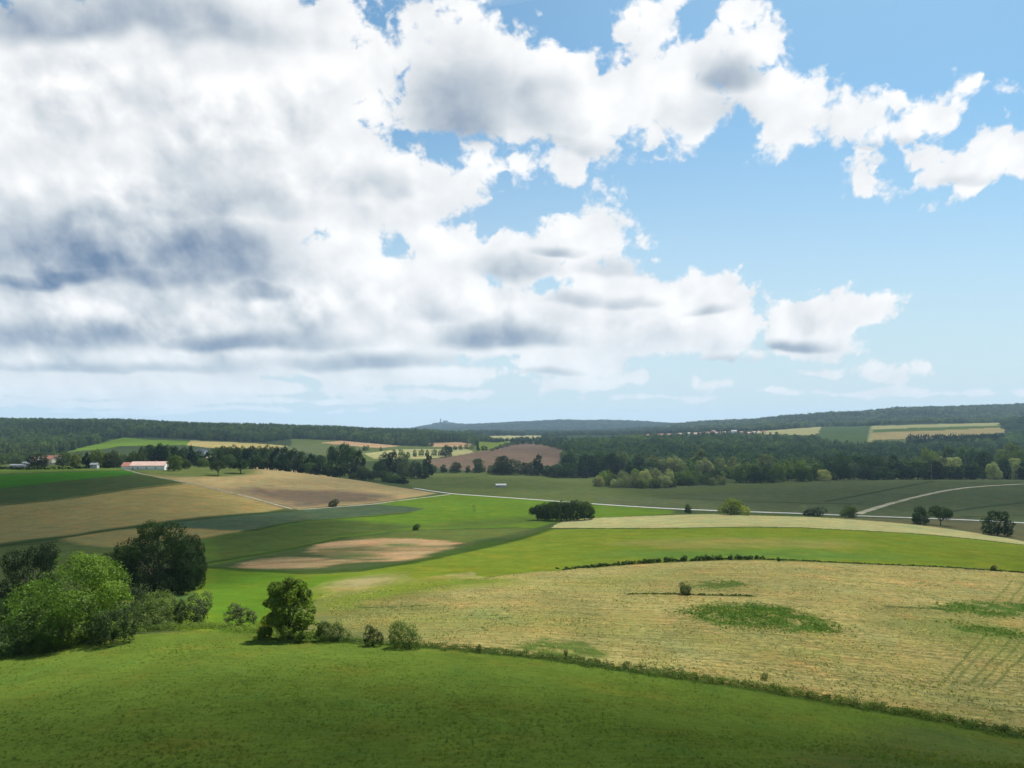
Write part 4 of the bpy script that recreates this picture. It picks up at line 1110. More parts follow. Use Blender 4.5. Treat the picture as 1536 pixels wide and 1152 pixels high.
# far woods: countless trees, instanced on points
FAR_OBJ = {}
def far_source(name):
    # the first planted single tree of this kind carries the mesh
    for o in COL.objects:
        if o.type == 'MESH' and o.data == PROTO[name][0]: return o
    return None
def forest(name, P, S, idx, col, protos, label=None):
    me = bpy.data.meshes.new(name)
    me.vertices.add(len(P)); me.vertices.foreach_set('co', np.asarray(P, np.float32).ravel())
    for nm, typ, arr in (('sc', 'FLOAT_VECTOR', S), ('rz', 'FLOAT', rng.uniform(0, 6.28, len(P))), ('pick', 'INT', idx)):
        a = me.attributes.new(nm, typ, 'POINT')
        a.data.foreach_set('vector' if typ == 'FLOAT_VECTOR' else 'value', np.ascontiguousarray(arr, np.float32 if typ != 'INT' else np.int32).ravel())
    o = bpy.data.objects.new(name, me); COL.objects.link(o)
    o.color = (*col, 1); o['kind'] = 'stuff'
    if label: o['label'] = label
    ng = bpy.data.node_groups.new(name, 'GeometryNodeTree')
    ng.interface.new_socket('Geometry', in_out='INPUT', socket_type='NodeSocketGeometry')
    ng.interface.new_socket('Geometry', in_out='OUTPUT', socket_type='NodeSocketGeometry')
    gi = ng.nodes.new('NodeGroupInput'); go = ng.nodes.new('NodeGroupOutput')
    jn = ng.nodes.new('GeometryNodeJoinGeometry')
    def att(nm, dt):
        n = ng.nodes.new('GeometryNodeInputNamedAttribute'); n.data_type = dt; n.inputs['Name'].default_value = nm
        return n.outputs['Attribute']
    sc = att('sc', 'FLOAT_VECTOR'); rz = att('rz', 'FLOAT'); pk = att('pick', 'INT')
    cx = ng.nodes.new('ShaderNodeCombineXYZ'); ng.links.new(rz, cx.inputs[2])
    for k, pn in enumerate(protos):
        src = far_source(pn)
        if src is None: continue
        oi = ng.nodes.new('GeometryNodeObjectInfo'); oi.transform_space = 'ORIGINAL'; oi.inputs['Object'].default_value = src
        cmp_ = ng.nodes.new('FunctionNodeCompare'); cmp_.data_type = 'INT'; cmp_.operation = 'EQUAL'
        ng.links.new(pk, cmp_.inputs[2]); cmp_.inputs[3].default_value = k
        ip = ng.nodes.new('GeometryNodeInstanceOnPoints')
        ng.links.new(gi.outputs[0], ip.inputs['Points']); ng.links.new(cmp_.outputs[0], ip.inputs['Selection'])
        ng.links.new(oi.outputs['Geometry'], ip.inputs['Instance'])
        ng.links.new(cx.outputs[0], ip.inputs['Rotation']); ng.links.new(sc, ip.inputs['Scale'])
        ng.links.new(ip.outputs[0], jn.inputs[0])
    ng.links.new(jn.outputs[0], go.inputs[0])
    md = o.modifiers.new('trees', 'NODES'); md.node_group = ng
    return o

# clearings of the far woods are the fields there
_clear = []
for (nm, c, poly, wob, straw, rows) in FIELDS:
    if nm in ('far meadow', 'far meadow tan', 'strip green', 'strip dark', 'strip tan', 'strip cream', 'strip b', 'strip c', 'far pale', 'plough', 'right yellow', 'right green', 'right cream a', 'right green b', 'right orange', 'right low', 'left low', 'f14', 'f13'):
        _clear.append(path_xy(poly + poly[:1], 4))
def scatter(xr, yr, spacing, test, hmin, hmax, wf, weights, patch=260, clumped=.0):
    nx = int((xr[1] - xr[0]) / spacing); ny = int((yr[1] - yr[0]) / spacing)
    X, Y = np.meshgrid(np.linspace(*xr, nx), np.linspace(*yr, ny))
    X = (X + rng.uniform(-.48, .48, X.shape) * spacing).ravel(); Y = (Y + rng.uniform(-.48, .48, Y.shape) * spacing).ravel()
    m = test(X, Y) & (np.abs(X) < Y * .85 + 50)
    for c in _clear: m &= ~inside(c, X, Y)
    X, Y = X[m], Y[m]
    Z = zt(X, Y)
    big = fnoise(X, Y, patch, 51, 3)
    H = (hmin + (hmax - hmin) * rng.random(len(X)) ** 1.2) * (1 + .22 * big)
    S = np.stack([H * wf * rng.uniform(.8, 1.25, len(X)), H * wf * rng.uniform(.8, 1.25, len(X)), H], -1)
    w = np.array(weights, float); w /= w.sum()
    idx = rng.choice(len(w), len(X), p=w)
    sel = vnoise(X, Y, patch * .7, 77)
    idx = np.where((sel > .45) & (rng.random(len(X)) < .75) & (w[4] > 0), 4, idx)     # stands of conifers
    return np.stack([X, Y, Z - .3], -1), S, idx

def px_x(u): return (u - 768.0) / F
# left forest: lower edge follows the meadows
_le_u = np.array([-400, 0, 60, 100, 150, 162, 200, 240, 330, 400, 437, 510, 588, 640, 720, 740])
_le_Y = np.array([hit(u, v)[1] for u, v in zip(_le_u, [690, 686, 684, 679, 670, 658, 656, 657, 661, 664, 659, 661, 667, 667, 669, 669])])
def left_test(X, Y):
    u = X / Y * F + 768
    return (u < 735) & (Y > np.interp(u, _le_u, _le_Y)) & (Y < 2950 - np.clip(u - 400, 0, 400) * .7)
P, S, I = scatter((-2600, 0), (1150, 3000), 12.5, left_test, 11, 24, .74, [3, 3, 2, 2, .6, 0])
forest('forest', P, S, I, (.056, .090, .032), FAR)
# belt between village and meadows on the left
def left_low(X, Y):
    u = X / Y * F + 768
    v_ok = (u > -300) & (u < 300) & (Y > np.where((u > 36) & (u < 102), 1010, 850)) & (Y < np.interp(u, [-300, 40, 95, 150, 210, 300], [1350, 1250, 1050, 930, 930, 930]))
    return v_ok & (fnoise(X, Y, 60, 61, 3) > -.1)
P, S, I = scatter((-1200, 0), (840, 1400), 9.5, left_low, 9, 15, .7, [3, 3, 2, 2, .2, 0])
forest('woodland', P, S, I, (.058, .088, .030), FAR)
# valley wood on the right
def valley(X, Y):
    u = X / Y * F + 768
    lo = np.interp(u, [835, 850, 880, 900, 1000, 1140, 1200, 1540, 2000], [1500, 1120, 1000, 985, 1000, 960, 930, 945, 945])
    hi = np.interp(u, [835, 900, 960, 1130, 1225, 1240, 1300, 1310, 1360, 1500, 1520, 2000], [1800, 2050, 2150, 2150, 2200, 2060, 2060, 2080, 2080, 2120, 2500, 2500])
    return (u > 835) & (Y > lo) & (Y < hi)
P, S, I = scatter((60, 2200), (900, 2550), 13, valley, 10, 25, .78, [3, 3, 2, 2, .8, .3], patch=170)
forest('woodland', P, S, I, (.052, .090, .030), FAR)
# hollow between the strips and the far meadow, hedgerows, thin cover
def mid_cover(X, Y):
    u = X / Y * F + 768
    return (u > 590) & (u < 850) & (Y > 1750) & (Y < 2900) & (fnoise(X, Y, 130, 63, 3) > .12)
P, S, I = scatter((-600, 400), (1750, 2900), 14, mid_cover, 7, 13, .8, [3, 3, 1, 3, .3, 0])
forest('scrub', P, S, I, (.032, .054, .020), FAR)
def far_mid(X, Y):
    u = X / Y * F + 768
    return (u > 700) & (u < 1240) & (Y > 3100) & (Y < 5200) & (fnoise(X, Y, 420, 65, 3) > -.25)
P, S, I = scatter((-500, 2300), (3100, 5200), 24, far_mid, 12, 20, 1.2, [3, 3, 1, 3, 1, 0])
forest('forest', P, S, I, (.030, .050, .022), FAR)
# garden trees of the ridge village
def village_green(X, Y):
    u = X / Y * F + 768
    return (u > 955) & (u < 1165) & (Y > 2440) & (Y < 2640) & (rng.random(X.shape) < .30)
P, S, I = scatter((380, 1000), (2440, 2640), 13, village_green, 6, 12, .8, [3, 3, 1, 3, .3, 0])
forest('scrub', P, S, I, (.050, .080, .030), FAR)
# wooded hills on the right skyline
def right_hill(X, Y):
    u = X / Y * F + 768
    return (u > 990) & (Y > np.interp(u, [990, 1130, 1300, 1540], [4200, 3000, 2990, 3000])) & (Y < np.interp(u, [990, 1250, 1540], [5600, 5100, 5000]))
P, S, I = scatter((700, 4300), (2900, 5500), 22, right_hill, 12, 26, 1.1, [3, 3, 1, 2, .8, 0], patch=420)
forest('forest', P, S, I, (.056, .084, .038), FAR)
# the blue hills far off
def blue(X, Y):
    u = X / Y * F + 768
    return (u > 560) & (u < 1120) & (Y > 6200) & (Y < 9600)
P, S, I = scatter((-1900, 3200), (6200, 9600), 44, blue, 16, 26, 1.9, [3, 3, 0, 3, 0, 0], patch=800)
forest('forest', P, S, I, (.034, .054, .026), FAR)

# ------------------------------------------------------------------ grass: countless tufts on the near fields
def blade_material():
    m = bpy.data.materials.new("grass blades"); m.use_nodes = True
    nt = m.node_tree; nt.nodes.clear(); B = NB(nt)
    oi = B.new('ShaderNodeObjectInfo'); rnd = oi.outputs['Random']
    pos = B.new('ShaderNodeNewGeometry').outputs['Position']
    c = B.vm('SCALE', oi.outputs['Color'], scale=B.m('MULTIPLY_ADD', rnd, .9, .55))
    sp = B.noise(pos, .09, 5, .68)
    c = B.mix(B.ramp(sp, .52, .66, 0, .8), c, B.vm('MULTIPLY', c, (1.5, 1.08, 1.1)))
    c = B.mix(B.ramp(sp, .47, .34, 0, .7), c, B.vm('MULTIPLY', c, (.72, .92, .9)))
    d = B.new('ShaderNodeBsdfDiffuse'); B.put(d.inputs['Color'], c)
    t = B.new('ShaderNodeBsdfTranslucent'); B.put(t.inputs['Color'], B.vm('MULTIPLY', c, (1.15, 1.2, .7)))
    mx = B.new('ShaderNodeMixShader'); mx.inputs[0].default_value = .5
    nt.links.new(d.outputs[0], mx.inputs[1]); nt.links.new(t.outputs[0], mx.inputs[2])
    o = B.new('ShaderNodeOutputMaterial'); nt.links.new(mx.outputs[0], o.inputs[0])
    return m
M_BLADE = blade_material()
def tuft(name, X, Y, col, blades, h, spread, width, seed):
    r = np.random.default_rng(seed); V = []; Q = []
    for i in range(blades):
        a = r.uniform(0, 6.28); b0 = np.array([math.cos(a), math.sin(a)]) * spread * r.uniform(0, .5)
        lean = np.array([math.cos(a), math.sin(a)]) * h * r.uniform(.15, .8); hh = h * r.uniform(.5, 1.1)
        t = np.array([-math.sin(a), math.cos(a)]) * width * r.uniform(.6, 1.2)
        p0 = b0 - t; p1 = b0 + t; m = b0 + lean * .4; e = b0 + lean
        n = len(V)
        V += [(*p0, -.02), (*p1, -.02), (*(m + t * .8), hh * .62), (*(m - t * .8), hh * .62), (*(e + t * .15), hh), (*(e - t * .15), hh)]
        Q += [(n, n+1, n+2, n+3), (n+3, n+2, n+4, n+5)]
    me = np_mesh(name, np.array(V), np.array(Q), False); me.materials.append(M_BLADE)
    o = bpy.data.objects.new(name, me); COL.objects.link(o); o.location = (X, Y, float(zt(X, Y))); o.color = (*col, 1); o['kind'] = 'stuff'
    return o
def grass_field(name, src, P, S, col):
    PROTO['_' + name] = (src.data, None, 1)
    return forest('grass', P, S, np.zeros(len(P), int), col, ['_' + name])
_me = path_xy(MEADOW_EDGE, 6)
_mp = np.vstack([_me, [[260, 85], [260, 30], [-260, 30], [-260, 85]]])
def lay(n, test, smin, smax, seed):
    r = np.random.default_rng(seed)
    Y = np.exp(r.uniform(math.log(46), math.log(250), n)); X = r.uniform(-.8, .8, n) * Y
    m = test(X, Y); X, Y = X[m], Y[m]
    d = fnoise(X, Y, 9, 91 + seed, 3)
    keep = r.random(len(X)) < np.clip(.62 + .75 * d, .08, 1); X, Y = X[keep], Y[keep]; d = d[keep]
    s = (smin + (smax - smin) * r.random(len(X)) ** 2) * (1 + .35 * d)
    return np.stack([X, Y, zt(X, Y)], -1), np.stack([s, s, s * r.uniform(.7, 1.2, len(s))], -1)
_t = tuft('grass', -8, 62, (.080, .122, .022), 22, .20, .42, .012, 5)
P, S = lay(110000, lambda X, Y: inside(_mp, X, Y), .3, .85, 3)
grass_field('meadow', _t, P, S, (.116, .165, .032))
# volunteers, weeds and standing straw in the stubble
_sp = path_xy(HEDGE_L + [(1640,1120)] + MEADOW_EDGE[::-1][1:-8] + [(480,893)], 4)
_t = tuft('weeds', 30, 118, (.105, .140, .036), 14, .17, .30, .018, 6)
P, S = lay(90000, lambda X, Y: inside(_sp, X, Y), .4, 1.3, 4)
grass_field('weeds', _t, P, S, (.120, .150, .042))
_t = tuft('straw', 32, 121, (.40, .33, .17), 16, .15, .5, .016, 7)
P, S = lay(80000, lambda X, Y: inside(_sp, X, Y), .5, 1.2, 5)
grass_field('straw', _t, P, S, (.40, .33, .16))
_wp = [path_xy(poly + poly[:1], 4) for (nm, c, poly, w_, s_, r_) in FIELDS if nm in ('wild a', 'wild b', 'wild c', 'wild d')]
_t = tuft('weeds', 42, 160, (.060, .118, .020), 20, .34, .6, .03, 8)
_jr = np.random.default_rng(44)
def wild_test(X, Y):
    X = X + _jr.normal(0, 1.9, X.shape) + 3 * fnoise(X, Y, 11, 71, 2); Y = Y + _jr.normal(0, 2.2, X.shape) + 3 * fnoise(X, Y, 11, 73, 2)
    return inside(_wp[0], X, Y) | (inside(_wp[1], X, Y) & (_jr.random(X.shape) < .4)) | (inside(_wp[2], X, Y) & (_jr.random(X.shape) < .5)) | (inside(_wp[3], X, Y) & (_jr.random(X.shape) < .5))
P, S = lay(420000, wild_test, .35, 1.15, 6)
grass_field('wild', _t, P, S, (.072, .132, .026))
# ------------------------------------------------------------------ buildings
def tile_mat(name, base, var=.3):
    m = bpy.data.materials.new(name); m.use_nodes = True
    nt = m.node_tree; nt.nodes.clear(); B = NB(nt)
    pos = B.new('ShaderNodeTexCoord').outputs['Object']
    n = B.noise(pos, .7, 5, .65)
    wv = B.new('ShaderNodeTexWave', bands_direction='X'); B.put(wv.inputs['Vector'], pos); wv.inputs['Scale'].default_value = 1.1; wv.inputs['Distortion'].default_value = .4
    k = B.m('ADD', B.ramp(n, .25, .75, 1 - var, 1 + var), B.m('MULTIPLY', wv.outputs[1], .14))
    c = B.vm('SCALE', B.xyz(*base), scale=k)
    p = B.new('ShaderNodeBsdfPrincipled'); B.put(p.inputs['Base Color'], c); p.inputs['Roughness'].default_value = .85; p.inputs['Specular IOR Level'].default_value = .2
    o = B.new('ShaderNodeOutputMaterial'); nt.links.new(p.outputs[0], o.inputs[0])
    return m
M_WALL = diffuse_mat('white render', (.66, .66, .63), .10, .4, .9)
M_CREAMW = diffuse_mat('cream render', (.56, .48, .36), .10, .4, .9)
M_GREYW = diffuse_mat('grey wall', (.34, .35, .36), .15, .4, .9)
M_STONE = diffuse_mat('castle stone', (.44, .42, .38), .2, .1, .9)
M_RED = tile_mat('red tiles', (.28, .145, .11))
M_PINK = tile_mat('weathered pink tiles', (.42, .29, .235))
M_BEIGE = tile_mat('beige tiles', (.40, .32, .25))
M_DARKR = tile_mat('dark roof tiles', (.075, .08, .095))
M_BROWNR = tile_mat('brown tiles', (.26, .115, .08))
M_METAL = diffuse_mat('sheet metal', (.17, .18, .19), .15, .5, .5)
M_GLASS = bpy.data.materials.new('window glass'); M_GLASS.use_nodes = True
_p = M_GLASS.node_tree.nodes['Principled BSDF']; _p.inputs['Base Color'].default_value = (.03, .035, .04, 1); _p.inputs['Roughness'].default_value = .12
M_FRAME = diffuse_mat('window frame', (.55, .53, .5), .05, 1, .6)
M_WOOD = diffuse_mat('weathered wood', (.16, .12, .085), .25, 2.0, .85)

def mesh_obj(name, vs, fs, mat, parent, loc=(0, 0, 0)):
    me = bpy.data.meshes.new(name); me.from_pydata(vs, [], fs); me.update(); me.materials.append(mat)
    o = bpy.data.objects.new(name, me); COL.objects.link(o)
    if parent is not None: o.parent = parent
    o.location = loc
    return o
def box(x0, x1, y0, y1, z0, z1):
    v = [(x, y, z) for z in (z0, z1) for y in (y0, y1) for x in (x0, x1)]
    return v, [(0, 2, 3, 1), (4, 5, 7, 6), (0, 1, 5, 4), (2, 6, 7, 3), (0, 4, 6, 2), (1, 3, 7, 5)]
def multi(boxes):
    V = []; Fc = []
    for b in boxes:
        v, f = box(*b); n = len(V); V += v; Fc += [tuple(i + n for i in q) for q in f]
    return V, Fc

def house(X, Y, L, W, hw, hr, rot, wall, roof, name, label, cat='house', group=None, wins=3, chimney=True, door=True, hip=0.0, z=None, detail=True, attach=None):
    root = bpy.data.objects.new(name, None); COL.objects.link(root)
    if z is None: z = float(zt(X, Y))
    root.location = (X, Y, z); root.rotation_euler = (0, 0, math.radians(rot))
    root['label'] = label; root['category'] = cat
    if group: root['group'] = group
    a, b = L / 2, W / 2
    # walls with gables: one closed shell
    g = hr * (1 - hip)
    vs = [(-a, -b, -1.5), (a, -b, -1.5), (a, b, -1.5), (-a, b, -1.5), (-a, -b, hw), (a, -b, hw), (a, b, hw), (-a, b, hw), (-a, 0, hw + g * .97), (a, 0, hw + g * .97)]
    fs = [(0, 1, 5, 4), (2, 3, 7, 6), (1, 2, 6, 9, 5), (3, 0, 4, 8, 7), (0, 3, 2, 1), (4, 5, 9, 8), (6, 7, 8, 9)]
    mesh_obj('wall', vs, fs, wall, root)
    # roof: a thick folded slab with overhanging eaves
    e, t = .45, .22; s = hr / b
    i = hip * b
    def prof(o):
        return [(-a - e, -b - e, hw - e * s + o), (a + e, -b - e, hw - e * s + o), (a + e - i, 0, hw + hr + o), (-a - e + i, 0, hw + hr + o), (a + e, b + e, hw - e * s + o), (-a - e, b + e, hw - e * s + o)]
    P = prof(.02) + prof(.02 + t)
    fs = [(0, 1, 2, 3), (3, 2, 4, 5), (6, 9, 8, 7), (9, 11, 10, 8), (0, 6, 7, 1), (4, 10, 11, 5), (1, 7, 8, 2), (2, 8, 10, 4), (0, 3, 9, 6), (3, 5, 11, 9)]
    if hip > 0: fs += [(1, 2, 4), (0, 5, 3), (7, 10, 8), (6, 9, 11)]
    ro = mesh_obj('roof', P, fs, roof, root)
    if chimney:
        mesh_obj('chimney', *box(a * .3, a * .3 + .7, -.35 + b * .3, .35 + b * .3, hw + hr * .45, hw + hr + .9), M_BROWNR, ro)
    if detail:
        for k in range(wins):
            x = -a + L * (k + .9) / (wins + .9)
            f = mesh_obj('window', *multi([(x - .62, x + .62, -b - .05, -b + .02, 1.0, 1.08), (x - .62, x + .62, -b - .05, -b + .02, 2.22, 2.3), (x - .62, x - .54, -b - .05, -b + .02, 1.08, 2.22), (x + .54, x + .62, -b - .05, -b + .02, 1.08, 2.22), (x - .03, x + .03, -b - .045, -b + .02, 1.08, 2.22)]), M_FRAME, root)
            mesh_obj('pane', *box(x - .54, x + .54, -b - .02, -b + .015, 1.08, 2.22), M_GLASS, f)
        if door:
            x = -a + L * .07 + .5
            mesh_obj('door', *box(x - .5, x + .5, -b - .04, -b + .02, 0, 2.1), M_WOOD, root)
    return root

def house_px(u, vbase, Y, Lpx, W, hw, hr, rot, *args, **kw):
    X = p_of(u, vbase)[0] * Y
    z = CAMZ + Y * p_of(u, vbase)[1]
    zg = float(zt(X, Y))
    return house(X, Y, Lpx * Y / F, W, hw, hr, rot, *args, z=max(z, zg) if abs(z - zg) < 6 else zg, **kw)

X0, Y0 = hit(223, 704.3)
LB = 50 * Y0 / F
hz_ = 6.2 * Y0 / F
barn = house(X0, Y0 + 2, LB, 11, hz_, 3.3, 3, M_WALL, M_PINK, 'farm_barn', 'long low white barn with weathered pink tile roof at the end of the track', 'barn', wins=3, chimney=True)
# lower annex on the left gable is part of the same barn
_v, _f = box(-LB/2 - 8, -LB/2 - .03, -4.6, 5.0, -1.5, hz_ * .86)
mesh_obj('annex_wall', _v, _f, M_WALL, barn)
_a0, _a1 = -LB/2 - 8.4, -LB/2 - .5
_zl = hz_ * .86
mesh_obj('annex_roof', [(_a0, -5.1, _zl - .3), (_a1, -5.1, _zl - .3), (_a1, .2, _zl + 3.1), (_a0, .2, _zl + 3.1), (_a1, 5.5, _zl - .3), (_a0, 5.5, _zl - .3)] + [(_a0, -5.1, _zl - .05), (_a1, -5.1, _zl - .05), (_a1, .2, _zl + 3.35), (_a0, .2, _zl + 3.35), (_a1, 5.5, _zl - .05), (_a0, 5.5, _zl - .05)],
         [(0, 1, 2, 3), (3, 2, 4, 5), (6, 9, 8, 7), (9, 11, 10, 8), (0, 6, 7, 1), (4, 10, 11, 5), (1, 7, 8, 2), (2, 8, 10, 4), (0, 3, 9, 6), (3, 5, 11, 9)], M_BROWNR, barn)
# farm hamlet at the left edge
house_px(58, 682, 900, 20, 10, 4.6, 5.4, -4, M_CREAMW, M_BEIGE, 'farm_house', 'farmhouse with pale beige roof below the dark forest', wins=3)
house_px(80, 686, 860, 21, 10, 4.4, 6.2, 10, M_CREAMW, M_RED, 'farm_house', 'farmhouse with bright red tile roof beside the beige roofed one', wins=3)
house_px(77, 692, 800, 11, 7, 2.8, 2.6, -15, M_CREAMW, M_BROWNR, 'outbuilding', 'small brown roofed outbuilding in front of the red farmhouse', 'shed', wins=1)
house_px(92, 693, 790, 10, 6, 3.0, 2.0, 20, M_GREYW, M_DARKR, 'outbuilding', 'grey outbuilding with dark roof right of the red farmhouse', 'shed', wins=2)
house_px(39, 687, 850, 7, 4, 2.4, 1.0, 0, M_WALL, M_METAL, 'outbuilding', 'tiny white shed on the green lawn by the photo edge', 'shed', wins=1, chimney=False)
house_px(142, 701, 680, 10, 5, 2.6, 1.3, 5, M_GREYW, M_METAL, 'outbuilding', 'small white shed with chimney among the garden conifers', 'shed', wins=2)
house_px(28, 701, 690, 22, 6, 1.6, 1.2, 3, M_GREYW, M_METAL, 'greenhouse', 'low grey glasshouse behind the long garden hedge', 'greenhouse', wins=8, chimney=False)
house_px(303, 671, 1250, 17, 12, 5.5, 5.0, -18, M_WALL, M_DARKR, 'villa', 'white villa with dark roof standing on the far left meadow', wins=4)
house_px(313, 677, 1100, 7, 7, 3.6, 2.6, 10, M_CREAMW, M_BEIGE, 'farm_house', 'little cream house in the trees below the white villa', wins=2)
X1, Y1 = hit(751, 730.5)
house(X1, Y1, 15 * Y1 / F, 5, 2.0, 1.2, 12, M_GREYW, M_METAL, 'field_hut', 'small grey hut with pale metal roof alone on the valley meadow', 'hut', wins=2, chimney=False)
X1, Y1 = hit(877, 714)
house(X1, Y1, 15 * Y1 / F, 6, 2.8, 1.5, -5, M_GREYW, M_METAL, 'field_hut', 'grey hut against the dark wood edge left of the pale thicket', 'hut', wins=1, chimney=False)
# village on the ridge
VIL = [(966,650,6,M_CREAMW,M_BEIGE,'beige roofed house at the left end of the ridge village'),(972,648,5,M_WALL,M_BROWNR,'brown roofed white house second in the ridge village'),
 (991,649,9,M_CREAMW,M_BROWNR,'long house with brown roof on the left side of the ridge village'),(1003,650,8,M_CREAMW,M_RED,'reddish roofed house next to the long brown roofed one'),
 (1021,649,9,M_CREAMW,M_BEIGE,'wide beige roofed house near the middle of the ridge village'),(1034,650,6,M_WALL,M_BEIGE,'small white house with beige roof amid the ridge village'),
 (1043,649,7,M_CREAMW,M_PINK,'pink roofed house left of the bright orange roof'),(1052,648,8,M_CREAMW,M_RED,'bright red roofed house in the centre of the ridge village'),
 (1062,649,7,M_CREAMW,M_BROWNR,'brown house close right of the bright red roof'),(1070,649,7,M_CREAMW,M_RED,'second red roof from the centre of the ridge village'),
 (1077,646,9,M_CREAMW,M_PINK,'taller pale pink roofed house above its neighbours'),(1086,648,6,M_WALL,M_BEIGE,'small pale house left of the large white buildings'),
 (1097,644.5,11,M_WALL,M_METAL,'large white hall with grey roof on top of the village'),(1101,649,9,M_WALL,M_METAL,'white building with pale roof below the large hall'),
 (1112,647,6,M_CREAMW,M_BROWNR,'brown roofed house right of the white buildings'),(1124,646,8,M_CREAMW,M_PINK,'pink roofed house toward the yellow field'),(1131,646,6,M_WALL,M_BEIGE,'last pale house of the village before the yellow field'),
 (1146,645,6,M_CREAMW,M_BROWNR,'lone brown roofed house above the yellow field'),(1118,628,4,M_WALL,M_BEIGE,'lone white house high on the wooded hill'),(1138,647.5,4,M_WALL,M_PINK,'small pinkish house beside the yellow field')]
for k, (u, v, w, wl, rf, lab) in enumerate(VIL):
    Yv = 2480 + (k * 37) % 90 if v > 640 else 4000
    house_px(u, v, Yv, w * .85, 9, 4.2 + (k % 3) * .8, 3.8, (k * 53) % 40 - 20, wl, rf, 'village_house', lab, group='houses of the ridge village', wins=3, detail=False)
for u, v, lab in [(716, 648.5, 'white building far away left of the blue wooded knoll'), (726, 649.5, 'smaller white building far away at the blue wooded knoll')]:
    house_px(u, v, 4300, 5, 14, 6, 5, 0, M_WALL, M_PINK, 'village_house', lab, detail=False, chimney=False)

# castle on the far hill
Yc = 8500.; Xc = p_of(661, 632)[0] * Yc; zc = float(zt(Xc, Yc)) - 2
K_ = 1.2 * Yc / F
castle = bpy.data.objects.new('castle', None); COL.objects.link(castle); castle.location = (Xc, Yc, zc)
castle['label'] = 'small grey castle with a thin spire on the distant blue hilltop'; castle['category'] = 'castle'
mesh_obj('curtain_wall', *multi([(-3.5 * K_, 10.5 * K_, -30, 30, -20, 1.6 * K_), (-3.5 * K_, -1.5 * K_, -34, 34, -20, 2.2 * K_)]), M_STONE, castle)
mesh_obj('keep', *multi([(3 * K_, 9 * K_, -20, 20, 0, 3.6 * K_)]), M_STONE, castle)
_r = [(2.8 * K_, -22, 3.6 * K_ + .1), (9.2 * K_, -22, 3.6 * K_ + .1), (9.2 * K_, 22, 3.6 * K_ + .1), (2.8 * K_, 22, 3.6 * K_ + .1), (3.6 * K_, 0, 4.7 * K_), (8.4 * K_, 0, 4.7 * K_)]
mesh_obj('keep_roof', _r, [(0, 3, 2, 1), (0, 1, 5, 4), (2, 3, 4, 5), (1, 2, 5), (3, 0, 4)], M_DARKR, castle)
tw = mesh_obj('tower', *tube([(0, 0, -10), (0, 0, 4.2 * K_), (0, 0, 4.21 * K_), (0, 0, 4.8 * K_)], [7.5, 7.5, 8.6, 8.6], 12), M_STONE, castle)
mesh_obj('spire', *tube([(0, 0, 4.8 * K_), (0, 0, 5.6 * K_), (0, 0, 7.8 * K_)], [8.0, 4.5, .6], 12), M_DARKR, tw)

# utility pole in front of the valley wood
Xp, Yp = hit(1398, 722.5)
pole = bpy.data.objects.new('utility_pole', None); COL.objects.link(pole); pole.location = (Xp, Yp, float(zt(Xp, Yp)))
pole['label'] = 'tall thin utility pole standing before the dark valley wood'; pole['category'] = 'pole'
mesh_obj('post', *tube([(0, 0, -1), (0, 0, 12), (0, 0, 24)], [.34, .28, .20], 8), M_WOOD, pole)
ca = mesh_obj('crossarm', *box(-1.9, 1.9, -.12, .12, 22.4, 22.7), M_WOOD, pole)
for x in (-1.7, 0.6, 1.7):
    mesh_obj('insulator', *tube([(x, 0, 22.7), (x, 0, 22.9), (x, 0, 23.1)], [.06, .12, .05], 8), M_GREYW, ca)
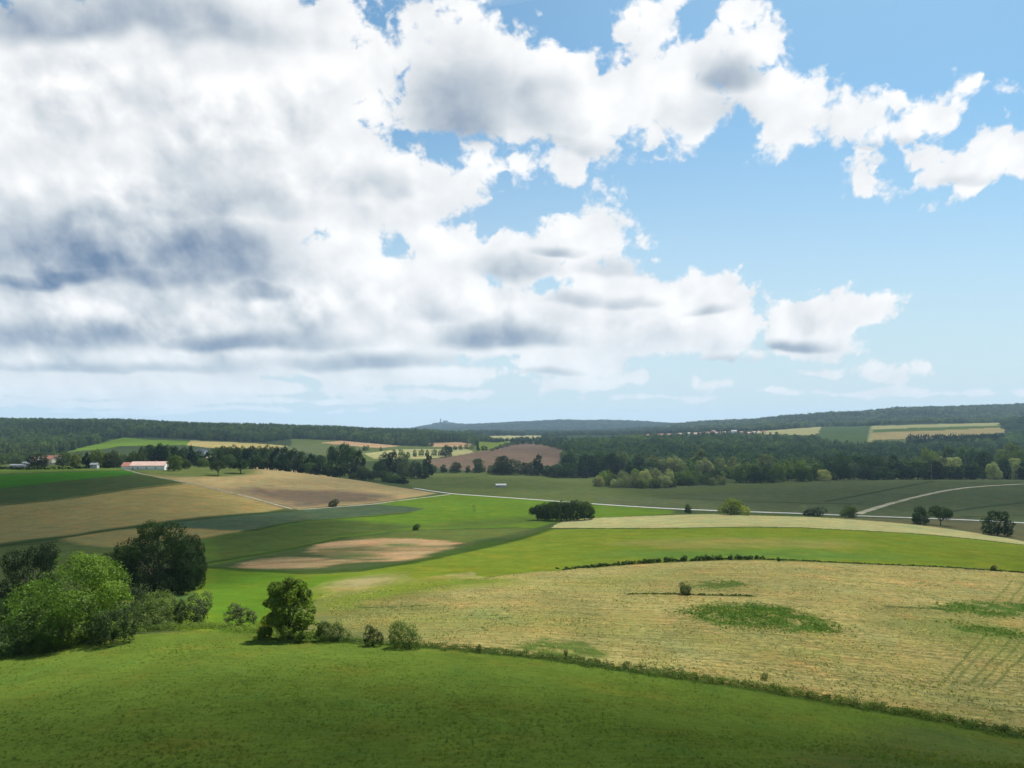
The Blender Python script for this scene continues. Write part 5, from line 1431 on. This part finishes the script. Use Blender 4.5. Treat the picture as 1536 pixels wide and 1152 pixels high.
# ------------------------------------------------------------------ clouds overhead (out of frame) and the air
def cloud_volume(dens):
    m = bpy.data.materials.new("cloud"); m.use_nodes = True
    nt = m.node_tree; nt.nodes.clear(); B = NB(nt)
    v = B.new('ShaderNodeVolumePrincipled'); v.inputs['Color'].default_value = (.95, .95, .95, 1); v.inputs['Density'].default_value = dens
    o = B.new('ShaderNodeOutputMaterial'); nt.links.new(v.outputs[0], o.inputs['Volume'])
    return m
CLOUD_Z = 2500.0
def cloud(gx, gy, rx, ry, rot, dens, thick=420.0, seed=1):
    """a cumulus whose shadow falls on ground point gx, gy"""
    sx = SUN_DIR.x / SUN_DIR.z * CLOUD_Z; sy_ = SUN_DIR.y / SUN_DIR.z * CLOUD_Z
    nu, nv = 64, 24
    th = np.linspace(0, 2 * math.pi, nu, endpoint=False); ph = np.linspace(-math.pi / 2, math.pi / 2, nv)
    T, Pp = np.meshgrid(th, ph)
    d = np.stack([np.cos(Pp) * np.cos(T), np.cos(Pp) * np.sin(T), np.sin(Pp)], -1).reshape(-1, 3)
    b = 1 + .16 * n3(d, .55, seed) + .14 * n3(d, 1.3, seed + 5)
    V = d * b[:, None]
    V[:, 2] = np.where(V[:, 2] < 0, V[:, 2] * .25, V[:, 2])        # flat base, heaped top
    V = V * np.array([rx, ry, thick / 1.25])
    i = np.arange(nv - 1)[:, None] * nu + np.arange(nu)[None, :]
    j = np.arange(nv - 1)[:, None] * nu + (np.arange(nu)[None, :] + 1) % nu
    q = np.stack([i, j, j + nu, i + nu], -1).reshape(-1, 4)
    me = np_mesh('cloud', V, q); me.materials.append(cloud_volume(dens))
    bm = bmesh.new(); bm.from_mesh(me); bmesh.ops.remove_doubles(bm, verts=bm.verts, dist=.01); bm.to_mesh(me); bm.free()
    o = bpy.data.objects.new('clouds', me); COL.objects.link(o)
    o.location = (gx + sx, gy + sy_, CLOUD_Z); o.rotation_euler = (0, 0, math.radians(rot))
    o['kind'] = 'stuff'
    return o
for k, c in enumerate(CLOUD_SHADOWS if 'CLOUD_SHADOWS' in globals() else [
        (150, -72, 290, 195, 0, .0064), (-350, 370, 270, 240, 10, .0062), (500, 800, 380, 140, -4, .0024), (900, 1600, 900, 400, 0, .0014), (-1000, 2100, 900, 560, 0, .0008), (-60, 820, 120, 90, 0, .0022)]):
    cloud(*c, seed=11 + k * 7)

def haze():
    x0, x1, y0, y1, z0, z1 = -9000., 9000., -400., 14800., -130., 420.
    me = bpy.data.meshes.new('haze')
    vs = [(x, y, z) for z in (z0, z1) for y in (y0, y1) for x in (x0, x1)]
    me.from_pydata(vs, [], [(0, 2, 3, 1), (4, 5, 7, 6), (0, 1, 5, 4), (2, 6, 7, 3), (0, 4, 6, 2), (1, 3, 7, 5)])
    m = bpy.data.materials.new('haze'); m.use_nodes = True
    nt = m.node_tree; nt.nodes.clear(); B = NB(nt)
    v = B.new('ShaderNodeVolumePrincipled'); v.inputs['Color'].default_value = (.52, .76, 1.0, 1); v.inputs['Density'].default_value = HAZE
    o = B.new('ShaderNodeOutputMaterial'); nt.links.new(v.outputs[0], o.inputs['Volume'])
    me.materials.append(m)
    ob = bpy.data.objects.new('haze', me); COL.objects.link(ob); ob['kind'] = 'stuff'
HAZE = 5.0e-5
haze()
